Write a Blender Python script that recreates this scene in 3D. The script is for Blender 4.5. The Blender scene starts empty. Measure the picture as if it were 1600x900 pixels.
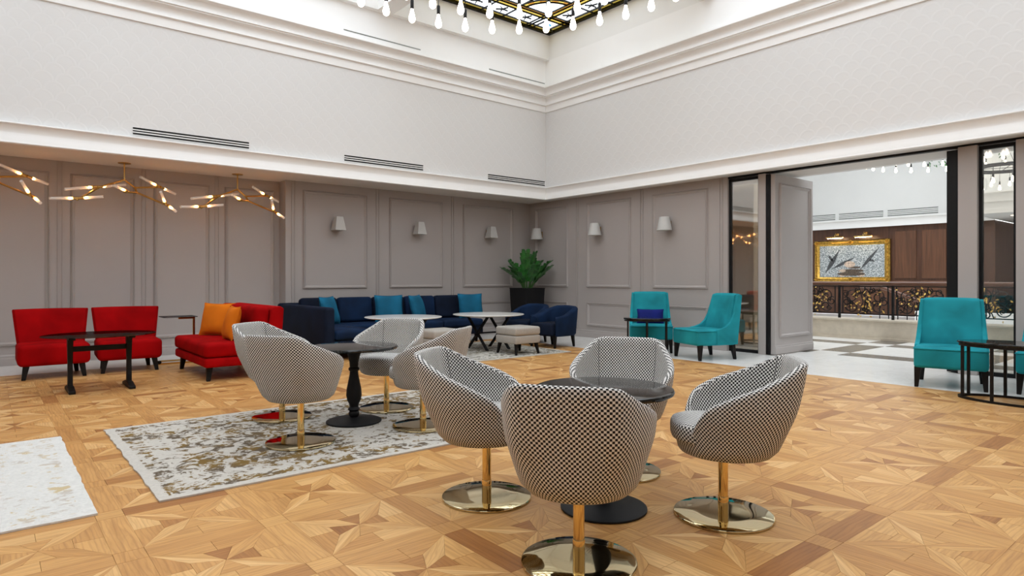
import bpy, bmesh, math, random
from mathutils import Vector, Matrix, Euler
R = math.radians
random.seed(7)
scene = bpy.context.scene
COL = scene.collection

# ------------------------------------------------------------------ camera
F_PX, HORIZON, CAM_H = 994.0, 435.0, 1.2
AX_A = R(50.46)
cam_d = bpy.data.cameras.new('camera')
cam_d.sensor_width = 36.0
cam_d.lens = F_PX * 36.0 / 1600.0
cam_d.shift_y = (HORIZON - 450.0) / 1600.0
cam_d.clip_end = 200
cam = bpy.data.objects.new('camera', cam_d)
COL.objects.link(cam)
cam.location = (0, 0, CAM_H)
cam.rotation_euler = (R(90), 0, AX_A - R(90))
scene.camera = cam
AXV = Vector((math.cos(AX_A), math.sin(AX_A)))
RTV = Vector((math.sin(AX_A), -math.cos(AX_A)))

# ------------------------------------------------------------------ world and exposure
world = bpy.data.worlds.new('world')
scene.world = world
world.use_nodes = True
bg = world.node_tree.nodes['Background']
bg.inputs[0].default_value = (0.93, 0.97, 1.0, 1)
bg.inputs[1].default_value = 2.6
scene.view_settings.view_transform = 'Standard'
scene.view_settings.look = 'None'
scene.view_settings.gamma = 1.0
scene.view_settings.exposure = 0.45
scene.view_settings.use_curve_mapping = False
scene.cycles.use_denoising = True
scene.cycles.max_bounces = 10
scene.cycles.diffuse_bounces = 6
scene.cycles.glossy_bounces = 4
scene.cycles.transparent_max_bounces = 16
scene.cycles.caustics_reflective = False
scene.cycles.caustics_refractive = False
scene.cycles.sample_clamp_indirect = 8.0

# ------------------------------------------------------------------ dimensions
XB, YA, YN = 9.46, 10.83, 11.13          # lower walls: right, back, recess
XU, YU = 9.18, 9.99                      # upper walls
XL, YF = -2.53, -1.85                    # upper walls behind the camera
ZS = 2.88                                # soffit height
ZC = 5.81                                # ceiling
ZG = 6.36                                # skylight glass
WELL, BEAM = 3.70, 0.30
WX = [5.47, 1.47, -2.53]
WY = [6.17, 2.17, -1.83]


def portal(loc, sx, sy):
    ld = bpy.data.lights.new('skylight_daylight', 'AREA')
    ld.shape = 'RECTANGLE'
    ld.size, ld.size_y = sx, sy
    ld.cycles.is_portal = True
    o = bpy.data.objects.new('skylight_daylight', ld)
    o.location = loc
    COL.objects.link(o)


for wx in WX:
    for wy in WY:
        portal((wx + WELL / 2, wy + WELL / 2, ZG - 0.06), WELL - 0.1, WELL - 0.1)
portal((15.5, 4.5, 6.35), 9.0, 11.0)


# ------------------------------------------------------------------ material helpers
def new_mat(name):
    m = bpy.data.materials.new(name)
    m.use_nodes = True
    nt = m.node_tree
    return m, nt, nt.nodes['Principled BSDF']


def N(nt, typ, **kw):
    n = nt.nodes.new(typ)
    for k, v in kw.items():
        if k.startswith('i_'):
            key = k[2:]
            key = int(key) if key.isdigit() else key.replace('_', ' ')
            n.inputs[key].default_value = v
        else:
            setattr(n, k, v)
    return n


def L(nt, a, b):
    nt.links.new(a, b)


def rgb(h):
    def c(v):
        v /= 255.0
        return v / 12.92 if v <= 0.04045 else ((v + 0.055) / 1.055) ** 2.4
    return (c(h[0]), c(h[1]), c(h[2]), 1)


def ramp(nt, stops, fac=None, interp='LINEAR'):
    n = nt.nodes.new('ShaderNodeValToRGB')
    cr = n.color_ramp
    cr.interpolation = interp
    while len(cr.elements) < len(stops):
        cr.elements.new(0.5)
    for e, (p, c) in zip(cr.elements, stops):
        e.position = p
        e.color = c if len(c) == 4 else (*c, 1)
    if fac is not None:
        L(nt, fac, n.inputs[0])
    return n


def math_n(nt, op, a, b=None, c=None):
    n = nt.nodes.new('ShaderNodeMath')
    n.operation = op
    for i, v in enumerate((a, b, c)):
        if v is None:
            continue
        if isinstance(v, (int, float)):
            n.inputs[i].default_value = v
        else:
            L(nt, v, n.inputs[i])
    return n.outputs[0]


def plain(name, col, rough=0.5, metal=0.0, spec=0.5, noise=0.0, nscale=20.0, bump=0.0, bscale=200.0, coat=0.0, sheen=0.0, sheen_tint=None):
    m, nt, b = new_mat(name)
    b.inputs['Base Color'].default_value = (*col[:3], 1)
    b.inputs['Roughness'].default_value = rough
    b.inputs['Metallic'].default_value = metal
    b.inputs['Specular IOR Level'].default_value = spec
    b.inputs['Coat Weight'].default_value = coat
    b.inputs['Coat Roughness'].default_value = 0.05
    if sheen:
        b.inputs['Sheen Weight'].default_value = sheen
        b.inputs['Sheen Roughness'].default_value = 0.35
        b.inputs['Sheen Tint'].default_value = (*(sheen_tint or col)[:3], 1)
    tc = N(nt, 'ShaderNodeTexCoord')
    if noise:
        tx = N(nt, 'ShaderNodeTexNoise', i_Scale=nscale, i_Detail=4.0)
        L(nt, tc.outputs['Object'], tx.inputs['Vector'])
        lo = tuple(max(0, c * (1 - noise)) for c in col[:3])
        hi = tuple(min(1, c * (1 + noise)) for c in col[:3])
        r = ramp(nt, [(0.3, lo), (0.7, hi)], tx.outputs['Fac'])
        L(nt, r.outputs[0], b.inputs['Base Color'])
    if bump:
        tb = N(nt, 'ShaderNodeTexNoise', i_Scale=bscale, i_Detail=2.0)
        L(nt, tc.outputs['Object'], tb.inputs['Vector'])
        bp = N(nt, 'ShaderNodeBump', i_Strength=bump, i_Distance=0.004)
        L(nt, tb.outputs['Fac'], bp.inputs['Height'])
        L(nt, bp.outputs[0], b.inputs['Normal'])
    return m


def emit(name, col, strength):
    m, nt, b = new_mat(name)
    b.inputs['Base Color'].default_value = (*col[:3], 1)
    b.inputs['Emission Color'].default_value = (*col[:3], 1)
    b.inputs['Emission Strength'].default_value = strength
    return m


def velvet(name, col, var=0.35, sheen=0.35, spec=0.2):
    m, nt, b = new_mat(name)
    tc = N(nt, 'ShaderNodeTexCoord')
    t1 = N(nt, 'ShaderNodeTexNoise', i_Scale=3.0, i_Detail=2.0, i_Distortion=0.4)
    L(nt, tc.outputs['Object'], t1.inputs['Vector'])
    lo = tuple(c * (1 - var) for c in col[:3])
    hi = tuple(min(1, c * (1 + var)) for c in col[:3])
    r = ramp(nt, [(0.32, lo), (0.68, hi)], t1.outputs['Fac'])
    L(nt, r.outputs[0], b.inputs['Base Color'])
    b.inputs['Roughness'].default_value = 0.85
    b.inputs['Specular IOR Level'].default_value = spec
    b.inputs['Sheen Weight'].default_value = sheen
    b.inputs['Sheen Roughness'].default_value = 0.4
    b.inputs['Sheen Tint'].default_value = (*tuple(min(1, c * 1.6 + 0.005) for c in col[:3]), 1)
    tb = N(nt, 'ShaderNodeTexNoise', i_Scale=350.0, i_Detail=2.0)
    L(nt, tc.outputs['Object'], tb.inputs['Vector'])
    bp = N(nt, 'ShaderNodeBump', i_Strength=0.25, i_Distance=0.003)
    L(nt, tb.outputs['Fac'], bp.inputs['Height'])
    L(nt, bp.outputs[0], b.inputs['Normal'])
    return m


M = {}
M['white'] = plain('white_plaster', (0.86, 0.855, 0.845), 0.7, noise=0.015, nscale=1.5)
M['lobbywhite'] = plain('lobby_wall_paint', (0.70, 0.70, 0.69), 0.7, noise=0.015, nscale=1.5)
M['ceil'] = plain('ceiling_paint', (0.80, 0.795, 0.78), 0.75, noise=0.015, nscale=2)
M['soffit'] = plain('soffit_paint', (0.72, 0.69, 0.65), 0.7, noise=0.015, nscale=2)
M['taupe'] = plain('taupe_panelling', (0.405, 0.368, 0.352), 0.5, noise=0.015, nscale=2)
M['black'] = plain('black_metal', (0.008, 0.008, 0.009), 0.45, noise=0.1, spec=0.2)
M['blackwood'] = plain('black_stained_wood', (0.008, 0.0065, 0.006), 0.5, noise=0.25, nscale=14, spec=0.2)
M['darkglassblack'] = plain('black_stone_top', (0.010, 0.011, 0.011), 0.06, noise=0.1, nscale=60, spec=0.4)
M['matteblack'] = plain('matte_black_iron', (0.008, 0.008, 0.009), 0.55, spec=0.22, bump=0.1, bscale=300)
M['brass'] = plain('polished_brass', (0.78, 0.56, 0.24), 0.07, metal=1.0)
M['brassdisc'] = plain('polished_pale_brass', (0.66, 0.56, 0.34), 0.05, metal=1.0)
M['brasswarm'] = plain('warm_brass', (0.72, 0.45, 0.15), 0.22, metal=1.0)
M['gold'] = plain('gilded_leaf', (0.75, 0.50, 0.14), 0.28, metal=1.0, noise=0.35, nscale=30)
M['gilt'] = plain('gilded_frame', (0.55, 0.33, 0.07), 0.3, metal=1.0, noise=0.4, nscale=18, bump=0.6, bscale=40)
M['red'] = velvet('red_velvet', (0.30, 0.002, 0.003), 0.25, 0.0, 0.05)
M['orange'] = velvet('orange_velvet', (0.62, 0.15, 0.003), 0.15, 0.12)
M['navy'] = velvet('navy_velvet', (0.0035, 0.008, 0.022), 0.3, 0.05)
M['blue'] = velvet('blue_velvet', (0.003, 0.015, 0.048), 0.3, 0.06)
M['teal'] = velvet('teal_blue_velvet', (0.008, 0.115, 0.21), 0.22, 0.3)
M['turq'] = velvet('turquoise_velvet', (0.012, 0.25, 0.30), 0.24, 0.45)
M['cobalt'] = velvet('cobalt_velvet', (0.008, 0.015, 0.15), 0.2, 0.1)
M['beige'] = plain('beige_weave', (0.385, 0.36, 0.325), 0.9, noise=0.18, nscale=160, bump=0.4, bscale=260)
M['dark'] = plain('dark_gap', (0.01, 0.01, 0.01), 0.8, noise=0.1)
M['subfloor'] = plain('floor_joint_dark', (0.10, 0.055, 0.025), 0.8, noise=0.1)
M['shade_grey'] = plain('lamp_shade_ceramic', (0.52, 0.515, 0.50), 0.55, noise=0.02)
M['steel'] = plain('brushed_steel', (0.5, 0.5, 0.5), 0.3, metal=1.0)
M['leaf'] = plain('glossy_green_leaf', (0.020, 0.125, 0.018), 0.3, noise=0.6, nscale=9)
M['stem'] = plain('green_stem', (0.05, 0.14, 0.03), 0.5, noise=0.3)
M['soil'] = plain('dark_soil', (0.02, 0.014, 0.01), 0.95, bump=0.8, bscale=60)
M['pot'] = plain('black_planter', (0.008, 0.008, 0.009), 0.45, noise=0.1, spec=0.2)
M['stone'] = plain('beige_stone', (0.60, 0.53, 0.43), 0.5, noise=0.08, nscale=8)
M['whitetop'] = plain('white_marble_top', (0.74, 0.73, 0.70), 0.18, noise=0.04, nscale=6)
M['seam'] = plain('seam_thread', (0.02, 0.02, 0.02), 0.8, noise=0.1)
M['bulb'] = emit('warm_bulb_glass', (1.0, 0.90, 0.78), 9.0)
M['bulb_far'] = emit('warm_bulb_glass_lobby', (1.0, 0.84, 0.62), 9.0)
M['filament'] = emit('tube_bulb_glow', (1.0, 0.52, 0.19), 26.0)
M['downlight'] = emit('downlight_glow', (1.0, 0.85, 0.65), 10.0)
M['piclight'] = emit('picture_lamp_glow', (1.0, 0.75, 0.4), 30.0)


def mat_tube():
    m, nt, b = new_mat('frosted_glass_tube')
    b.inputs['Base Color'].default_value = (0.95, 0.93, 0.9, 1)
    b.inputs['Roughness'].default_value = 0.25
    tr = N(nt, 'ShaderNodeBsdfTransparent')
    tr.inputs[0].default_value = (0.96, 0.94, 0.92, 1)
    mx = N(nt, 'ShaderNodeMixShader', i_0=0.6)
    L(nt, tr.outputs[0], mx.inputs[1])
    L(nt, b.outputs[0], mx.inputs[2])
    L(nt, mx.outputs[0], nt.nodes['Material Output'].inputs[0])
    return m


M['tube'] = mat_tube()


def mat_pane(name, col, gloss=0.06):
    m, nt, b = new_mat(name)
    tr = N(nt, 'ShaderNodeBsdfTransparent')
    tr.inputs[0].default_value = (*col, 1)
    gl = N(nt, 'ShaderNodeBsdfGlossy', i_Roughness=0.03)
    mx = N(nt, 'ShaderNodeMixShader', i_0=gloss)
    L(nt, tr.outputs[0], mx.inputs[1])
    L(nt, gl.outputs[0], mx.inputs[2])
    L(nt, mx.outputs[0], nt.nodes['Material Output'].inputs[0])
    return m


M['pane'] = mat_pane('clear_leaded_glass', (0.96, 0.97, 0.98))
M['pane_y'] = mat_pane('yellow_leaded_glass', (0.58, 0.49, 0.20))
M['pane_o'] = mat_pane('amber_leaded_glass', (0.50, 0.33, 0.10))
M['pane_b'] = mat_pane('blue_leaded_glass', (0.25, 0.5, 0.75))
M['doorglass'] = mat_pane('door_glass', (0.88, 0.88, 0.86), 0.10)
M['tintglass'] = mat_pane('smoked_door_glass', (0.88, 0.83, 0.74), 0.35)
M['tableglass'] = mat_pane('smoked_table_glass', (0.32, 0.29, 0.29), 0.10)


def mat_wallpaper():
    m, nt, b = new_mat('scallop_wallpaper')
    b.inputs['Roughness'].default_value = 0.62
    tc = N(nt, 'ShaderNodeTexCoord')
    sx = N(nt, 'ShaderNodeSeparateXYZ')
    L(nt, tc.outputs['UV'], sx.inputs[0])
    w = 0.24
    v = math_n(nt, 'DIVIDE', sx.outputs[1], w / 2)
    row = math_n(nt, 'FLOOR', v)
    odd = math_n(nt, 'MULTIPLY', math_n(nt, 'MODULO', row, 2.0), 0.5)
    u = math_n(nt, 'ADD', math_n(nt, 'DIVIDE', sx.outputs[0], w), odd)
    fx = math_n(nt, 'SUBTRACT', math_n(nt, 'FRACT', u), 0.5)
    fy = math_n(nt, 'MULTIPLY', math_n(nt, 'FRACT', v), 0.5)
    d = math_n(nt, 'SQRT', math_n(nt, 'ADD', math_n(nt, 'MULTIPLY', fx, fx), math_n(nt, 'MULTIPLY', fy, fy)))
    r = ramp(nt, [(0.0, (0.4,) * 3), (0.36, (0.4,) * 3), (0.44, (1,) * 3), (0.495, (0.9,) * 3), (0.52, (0.2,) * 3), (1.0, (0.4,) * 3)], d)
    bp = N(nt, 'ShaderNodeBump', i_Strength=0.14, i_Distance=0.008)
    L(nt, r.outputs[0], bp.inputs['Height'])
    L(nt, bp.outputs[0], b.inputs['Normal'])
    rc = ramp(nt, [(0.2, (0.695, 0.690, 0.684)), (1.0, (0.708, 0.703, 0.697))], r.outputs[0])
    L(nt, rc.outputs[0], b.inputs['Base Color'])
    return m


M['wallpaper'] = mat_wallpaper()


def mat_parquet():
    m, nt, b = new_mat('oak_parquet')
    uv = N(nt, 'ShaderNodeUVMap', uv_map='grain')
    at = N(nt, 'ShaderNodeAttribute', attribute_name='tone')
    mp = N(nt, 'ShaderNodeMapping')
    mp.inputs['Scale'].default_value = (3.0, 34.0, 1.0)
    L(nt, uv.outputs[0], mp.inputs[0])
    t1 = N(nt, 'ShaderNodeTexNoise', i_Scale=1.0, i_Detail=4.0, i_Roughness=0.6, i_Distortion=0.6)
    L(nt, mp.outputs[0], t1.inputs['Vector'])
    mp2 = N(nt, 'ShaderNodeMapping')
    mp2.inputs['Scale'].default_value = (2.2, 9.0, 1.0)
    L(nt, uv.outputs[0], mp2.inputs[0])
    t2 = N(nt, 'ShaderNodeTexWave', i_Scale=1.6, i_Distortion=7.0, i_Detail=2.0)
    t2.bands_direction = 'Y'
    L(nt, mp2.outputs[0], t2.inputs['Vector'])
    base = ramp(nt, [(0.0, rgb((146, 92, 44))), (0.3, rgb((186, 136, 78))), (0.7, rgb((205, 158, 97))), (1.0, rgb((222, 182, 126)))], at.outputs['Fac'])
    g = ramp(nt, [(0.25, (0.74, 0.68, 0.62)), (0.6, (1.06, 1.06, 1.06))], t1.outputs['Fac'])
    mx = N(nt, 'ShaderNodeMix', data_type='RGBA', blend_type='MULTIPLY', i_0=0.95)
    L(nt, base.outputs[0], mx.inputs[6])
    L(nt, g.outputs[0], mx.inputs[7])
    g2 = ramp(nt, [(0.0, (0.80, 0.74, 0.68)), (0.35, (1, 1, 1))], t2.outputs['Fac'])
    mx2 = N(nt, 'ShaderNodeMix', data_type='RGBA', blend_type='MULTIPLY', i_0=0.65)
    L(nt, mx.outputs[2], mx2.inputs[6])
    L(nt, g2.outputs[0], mx2.inputs[7])
    L(nt, mx2.outputs[2], b.inputs['Base Color'])
    b.inputs['Roughness'].default_value = 0.42
    b.inputs['Specular IOR Level'].default_value = 0.4
    bp = N(nt, 'ShaderNodeBump', i_Strength=0.08, i_Distance=0.002)
    L(nt, t1.outputs['Fac'], bp.inputs['Height'])
    L(nt, bp.outputs[0], b.inputs['Normal'])
    return m


M['parquet'] = mat_parquet()


def mat_marble(name, c1, c2, scale=1.3, rough=0.2):
    m, nt, b = new_mat(name)
    tc = N(nt, 'ShaderNodeTexCoord')
    t = N(nt, 'ShaderNodeTexNoise', i_Scale=scale, i_Detail=8.0, i_Distortion=1.6)
    L(nt, tc.outputs['Object'], t.inputs['Vector'])
    r = ramp(nt, [(0.30, c2), (0.47, c1), (0.52, c2), (0.56, c1), (0.8, c1)], t.outputs['Fac'])
    L(nt, r.outputs[0], b.inputs['Base Color'])
    b.inputs['Roughness'].default_value = rough
    return m


M['marble'] = mat_marble('white_marble_floor', (0.87, 0.865, 0.845), (0.81, 0.805, 0.785))
M['marble_g'] = mat_marble('grey_marble_floor', (0.15, 0.135, 0.12), (0.12, 0.11, 0.095))


def mat_check():
    m, nt, b = new_mat('black_white_check_weave')
    uv = N(nt, 'ShaderNodeUVMap', uv_map='weave')
    ck = N(nt, 'ShaderNodeTexChecker', i_Scale=1.0)
    ck.inputs['Color1'].default_value = (0.74, 0.72, 0.69, 1)
    ck.inputs['Color2'].default_value = (0.010, 0.009, 0.009, 1)
    mp = N(nt, 'ShaderNodeMapping')
    mp.inputs['Scale'].default_value = (1 / 0.0102, 1 / 0.0102, 1.0)
    L(nt, uv.outputs[0], mp.inputs[0])
    L(nt, mp.outputs[0], ck.inputs['Vector'])
    L(nt, ck.outputs['Color'], b.inputs['Base Color'])
    b.inputs['Roughness'].default_value = 0.85
    b.inputs['Specular IOR Level'].default_value = 0.2
    b.inputs['Sheen Weight'].default_value = 0.1
    sp = N(nt, 'ShaderNodeSeparateXYZ')
    L(nt, mp.outputs[0], sp.inputs[0])
    sa = math_n(nt, 'ABSOLUTE', math_n(nt, 'SINE', math_n(nt, 'MULTIPLY', sp.outputs[0], math.pi)))
    sb = math_n(nt, 'ABSOLUTE', math_n(nt, 'SINE', math_n(nt, 'MULTIPLY', sp.outputs[1], math.pi)))
    bp = N(nt, 'ShaderNodeBump', i_Strength=0.3, i_Distance=0.002)
    L(nt, math_n(nt, 'MULTIPLY', sa, sb), bp.inputs['Height'])
    L(nt, bp.outputs[0], b.inputs['Normal'])
    return m


M['check'] = mat_check()


def mat_rug(name, base, c1, c2, amount, frame=None, seed=0.0):
    """cream pile with worn ornamental blotches; frame = (half x, half y) adds faded border bands"""
    m, nt, b = new_mat(name)
    b.inputs['Roughness'].default_value = 0.95
    b.inputs['Specular IOR Level'].default_value = 0.1
    tc = N(nt, 'ShaderNodeTexCoord')
    mpo = N(nt, 'ShaderNodeMapping')
    mpo.inputs['Location'].default_value = (seed, seed * 1.7, 0)
    L(nt, tc.outputs['Object'], mpo.inputs[0])
    co = mpo.outputs[0]
    big = N(nt, 'ShaderNodeTexNoise', i_Scale=1.1, i_Detail=3.0)
    L(nt, co, big.inputs['Vector'])
    mid = N(nt, 'ShaderNodeTexNoise', i_Scale=9.0, i_Detail=2.0, i_Distortion=1.8)
    L(nt, co, mid.inputs['Vector'])
    fine = N(nt, 'ShaderNodeTexNoise', i_Scale=34.0, i_Detail=3.0, i_Distortion=1.0)
    L(nt, co, fine.inputs['Vector'])
    sx = N(nt, 'ShaderNodeSeparateXYZ')
    L(nt, tc.outputs['Object'], sx.inputs[0])
    ax = math_n(nt, 'ABSOLUTE', sx.outputs[0])
    ay = math_n(nt, 'ABSOLUTE', sx.outputs[1])
    hx, hy = frame
    ex = math_n(nt, 'SUBTRACT', hx, ax)
    ey = math_n(nt, 'SUBTRACT', hy, ay)
    e = math_n(nt, 'MINIMUM', ex, ey)
    # density: plain selvedge, dense border band, medallion field
    dens = ramp(nt, [(0.0, (0,) * 3), (0.055, (0,) * 3), (0.065, (0.62,) * 3), (0.16, (0.62,) * 3), (0.17, (0.36,) * 3), (0.34, (0.36,) * 3), (0.35, (0.62,) * 3), (0.40, (0.62,) * 3), (0.41, (0.46,) * 3), (1.0, (0.56,) * 3)], e)
    s = math_n(nt, 'ADD', math_n(nt, 'MULTIPLY', mid.outputs['Fac'], 0.62), math_n(nt, 'MULTIPLY', fine.outputs['Fac'], 0.38))
    wear = math_n(nt, 'ADD', dens.outputs[0], math_n(nt, 'MULTIPLY', math_n(nt, 'SUBTRACT', big.outputs['Fac'], 0.5), 1.3))
    th = math_n(nt, 'SUBTRACT', 0.588 + 0.26 * (1 - amount), math_n(nt, 'MULTIPLY', wear, 0.20))
    mask = math_n(nt, 'MULTIPLY', math_n(nt, 'SUBTRACT', s, th), 14.0)
    mk = N(nt, 'ShaderNodeClamp')
    L(nt, mask, mk.inputs[0])
    mask = math_n(nt, 'MULTIPLY', mk.outputs[0], math_n(nt, 'GREATER_THAN', e, 0.05))
    hue = N(nt, 'ShaderNodeTexNoise', i_Scale=5.0, i_Detail=1.0)
    L(nt, co, hue.inputs['Vector'])
    cc = ramp(nt, [(0.42, c1), (0.58, c2)], hue.outputs['Fac'])
    bs = ramp(nt, [(0.3, tuple(c * 0.86 for c in base)), (0.7, base)], fine.outputs['Fac'])
    mx = N(nt, 'ShaderNodeMix', data_type='RGBA')
    L(nt, mask, mx.inputs[0])
    L(nt, bs.outputs[0], mx.inputs[6])
    L(nt, cc.outputs[0], mx.inputs[7])
    L(nt, mx.outputs[2], b.inputs['Base Color'])
    pile = N(nt, 'ShaderNodeTexWave', i_Scale=60.0, i_Distortion=2.0, i_Detail=1.0)
    L(nt, co, pile.inputs['Vector'])
    bp = N(nt, 'ShaderNodeBump', i_Strength=0.35, i_Distance=0.004)
    L(nt, math_n(nt, 'ADD', pile.outputs['Fac'], math_n(nt, 'MULTIPLY', fine.outputs['Fac'], 1.5)), bp.inputs['Height'])
    L(nt, bp.outputs[0], b.inputs['Normal'])
    return m


def mat_wood(name, c1, c2, rough=0.35, axis=2):
    m, nt, b = new_mat(name)
    tc = N(nt, 'ShaderNodeTexCoord')
    mp = N(nt, 'ShaderNodeMapping')
    sc = [14.0, 14.0, 14.0]
    sc[axis] = 0.9
    mp.inputs['Scale'].default_value = sc
    L(nt, tc.outputs['Object'], mp.inputs[0])
    t = N(nt, 'ShaderNodeTexNoise', i_Scale=1.0, i_Detail=5.0, i_Distortion=0.7)
    L(nt, mp.outputs[0], t.inputs['Vector'])
    r = ramp(nt, [(0.3, c1), (0.7, c2)], t.outputs['Fac'])
    L(nt, r.outputs[0], b.inputs['Base Color'])
    b.inputs['Roughness'].default_value = rough
    return m


M['mahogany'] = mat_wood('mahogany_panel', (0.055, 0.020, 0.010), (0.115, 0.045, 0.022))
M['mahogany_l'] = mat_wood('mahogany_panel_light', (0.085, 0.034, 0.016), (0.165, 0.068, 0.032))
M['rail'] = mat_wood('mahogany_rail', (0.09, 0.035, 0.018), (0.18, 0.075, 0.04), 0.3, 1)
M['doorwood'] = mat_wood('pale_door_casing', (0.36, 0.28, 0.19), (0.50, 0.40, 0.29))


def mat_mosaic():
    m, nt, b = new_mat('grey_mosaic_picture')
    tc = N(nt, 'ShaderNodeTexCoord')
    t = N(nt, 'ShaderNodeTexNoise', i_Scale=26.0, i_Detail=3.0, i_Roughness=0.8)
    L(nt, tc.outputs['Object'], t.inputs['Vector'])
    v = N(nt, 'ShaderNodeTexVoronoi', i_Scale=34.0)
    L(nt, tc.outputs['Object'], v.inputs['Vector'])
    mx = math_n(nt, 'ADD', math_n(nt, 'MULTIPLY', t.outputs['Fac'], 0.6), math_n(nt, 'MULTIPLY', v.outputs['Distance'], 0.5))
    r = ramp(nt, [(0.38, (0.07, 0.08, 0.09)), (0.5, (0.26, 0.30, 0.32)), (0.66, (0.60, 0.63, 0.64))], mx)
    L(nt, r.outputs[0], b.inputs['Base Color'])
    b.inputs['Roughness'].default_value = 0.5
    return m


M['mosaic'] = mat_mosaic()
M['fishgrey'] = plain('fish_dark_grey', (0.07, 0.075, 0.08), 0.5, noise=0.4, nscale=20)
M['shellpink'] = plain('painted_shell', (0.62, 0.48, 0.38), 0.5, noise=0.4, nscale=20)
M['shelldark'] = plain('painted_rock', (0.10, 0.07, 0.05), 0.5, noise=0.5, nscale=20)


# ------------------------------------------------------------------ mesh helpers
class MB:
    def __init__(s):
        s.v, s.f = [], []

    def quad(s, a, b, c, d):
        n = len(s.v)
        s.v += [tuple(a), tuple(b), tuple(c), tuple(d)]
        s.f.append((n, n + 1, n + 2, n + 3))
        return s

    def box(s, x0, x1, y0, y1, z0, z1, mat=None):
        n = len(s.v)
        pts = [(x0, y0, z0), (x1, y0, z0), (x1, y1, z0), (x0, y1, z0), (x0, y0, z1), (x1, y0, z1), (x1, y1, z1), (x0, y1, z1)]
        if mat is not None:
            pts = [tuple(mat @ Vector(p)) for p in pts]
        s.v += pts
        s.f += [tuple(n + i for i in q) for q in ((3, 2, 1, 0), (4, 5, 6, 7), (0, 1, 5, 4), (1, 2, 6, 5), (2, 3, 7, 6), (3, 0, 4, 7))]
        return s

    def loft(s, loops, cap0=True, cap1=True, closed=True, ring=False):
        n0, k = len(s.v), len(loops[0])
        for lp in loops:
            s.v += [tuple(p) for p in lp]
        m = len(loops)
        for i in range(m if ring else m - 1):
            a, b = n0 + i * k, n0 + ((i + 1) % m) * k
            for j in range(k if closed else k - 1):
                j2 = (j + 1) % k
                s.f.append((a + j, a + j2, b + j2, b + j))
        if not ring:
            if cap0:
                s.f.append(tuple(n0 + j for j in reversed(range(k))))
            if cap1:
                s.f.append(tuple(n0 + (m - 1) * k + j for j in range(k)))
        return s

    def lathe(s, prof, seg=32, c=(0, 0, 0), cap=True):
        loops = [[(c[0] + r * math.cos(2 * math.pi * j / seg), c[1] + r * math.sin(2 * math.pi * j / seg), c[2] + z) for j in range(seg)] for r, z in prof]
        return s.loft(loops, cap, cap)

    def tube(s, path, rad, seg=8, caps=True):
        P = [Vector(p) for p in path]
        rads = rad if isinstance(rad, (list, tuple)) else [rad] * len(P)
        up = None
        loops = []
        for i, p in enumerate(P):
            d = (P[min(i + 1, len(P) - 1)] - P[max(i - 1, 0)])
            d = d.normalized() if d.length > 1e-9 else Vector((0, 0, 1))
            if up is None:
                up = Vector((0, 0, 1)) if abs(d.z) < 0.9 else Vector((1, 0, 0))
            side = d.cross(up)
            if side.length < 1e-6:
                side = d.cross(Vector((1, 0.3, 0.2)))
            side.normalize()
            up = side.cross(d).normalized()
            loops.append([p + (side * math.cos(2 * math.pi * j / seg) + up * math.sin(2 * math.pi * j / seg)) * rads[i] for j in range(seg)])
        return s.loft(loops, caps, caps)

    def prism(s, poly, a, b, axis='x'):
        """poly of (p, q) pairs extruded along axis from a to b"""
        def mk_(p, q, t):
            return {'x': (t, p, q), 'y': (p, t, q), 'z': (p, q, t)}[axis]
        return s.loft([[mk_(p, q, a) for p, q in poly], [mk_(p, q, b) for p, q in poly]])

    def build(s, name, mat, parent=None, smooth=None, bevel=0.0, bseg=2, uv=None):
        me = bpy.data.meshes.new(name)
        bm = bmesh.new()
        vs = [bm.verts.new(p) for p in s.v]
        for f in s.f:
            try:
                bm.faces.new([vs[i] for i in f])
            except ValueError:
                pass
        bmesh.ops.remove_doubles(bm, verts=bm.verts, dist=1e-6)
        if bevel:
            bmesh.ops.bevel(bm, geom=list(bm.edges), offset=bevel, segments=bseg, profile=0.5, affect='EDGES', clamp_overlap=True)
        bmesh.ops.recalc_face_normals(bm, faces=bm.faces)
        bm.to_mesh(me)
        bm.free()
        return finish(me, name, mat, parent, smooth)


def finish(me, name, mat, parent=None, smooth=None):
    if smooth:
        me.polygons.foreach_set('use_smooth', [True] * len(me.polygons))
        me.set_sharp_from_angle(angle=R(smooth))
    me.materials.append(M[mat] if isinstance(mat, str) else mat)
    o = bpy.data.objects.new(name, me)
    COL.objects.link(o)
    if parent is not None:
        o.parent = parent
    return o


def rbox(name, x0, x1, y0, y1, z0, z1, r, mat, parent=None, seg=3):
    return MB().box(x0, x1, y0, y1, z0, z1).build(name, mat, parent, smooth=50, bevel=r, bseg=seg)


def tag(o, label, cat, group=None):
    o['label'] = label
    o['category'] = cat
    if group:
        o['group'] = group
    return o


def thing(name, label, cat, loc=(0, 0, 0), rz=0.0, group=None):
    o = bpy.data.objects.new(name, None)
    o.empty_display_size = 0.1
    COL.objects.link(o)
    o.location = loc
    o.rotation_euler = (0, 0, rz)
    return tag(o, label, cat, group)


def struct(o):
    o['kind'] = 'structure'
    return o


def dup(root, loc, rz, label, parent=None):
    def cp(o, p):
        c = o.copy()
        COL.objects.link(c)
        c.parent = p
        for ch in list(o.children):
            cp(ch, c)
        return c
    c = cp(root, parent)
    c.location = loc
    c.rotation_euler = (0, 0, rz)
    c['label'] = label
    return c


def face_dir(dx, dy):
    """rotation so that local -Y points along (dx, dy)"""
    return math.atan2(dy, dx) + math.pi / 2


def lerp_tab(tab, x):
    for (a, va), (b, vb) in zip(tab, tab[1:]):
        if x <= b:
            t = (x - a) / (b - a)
            t = t * t * (3 - 2 * t) if False else t
            return va + (vb - va) * t
    return tab[-1][1]


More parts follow.
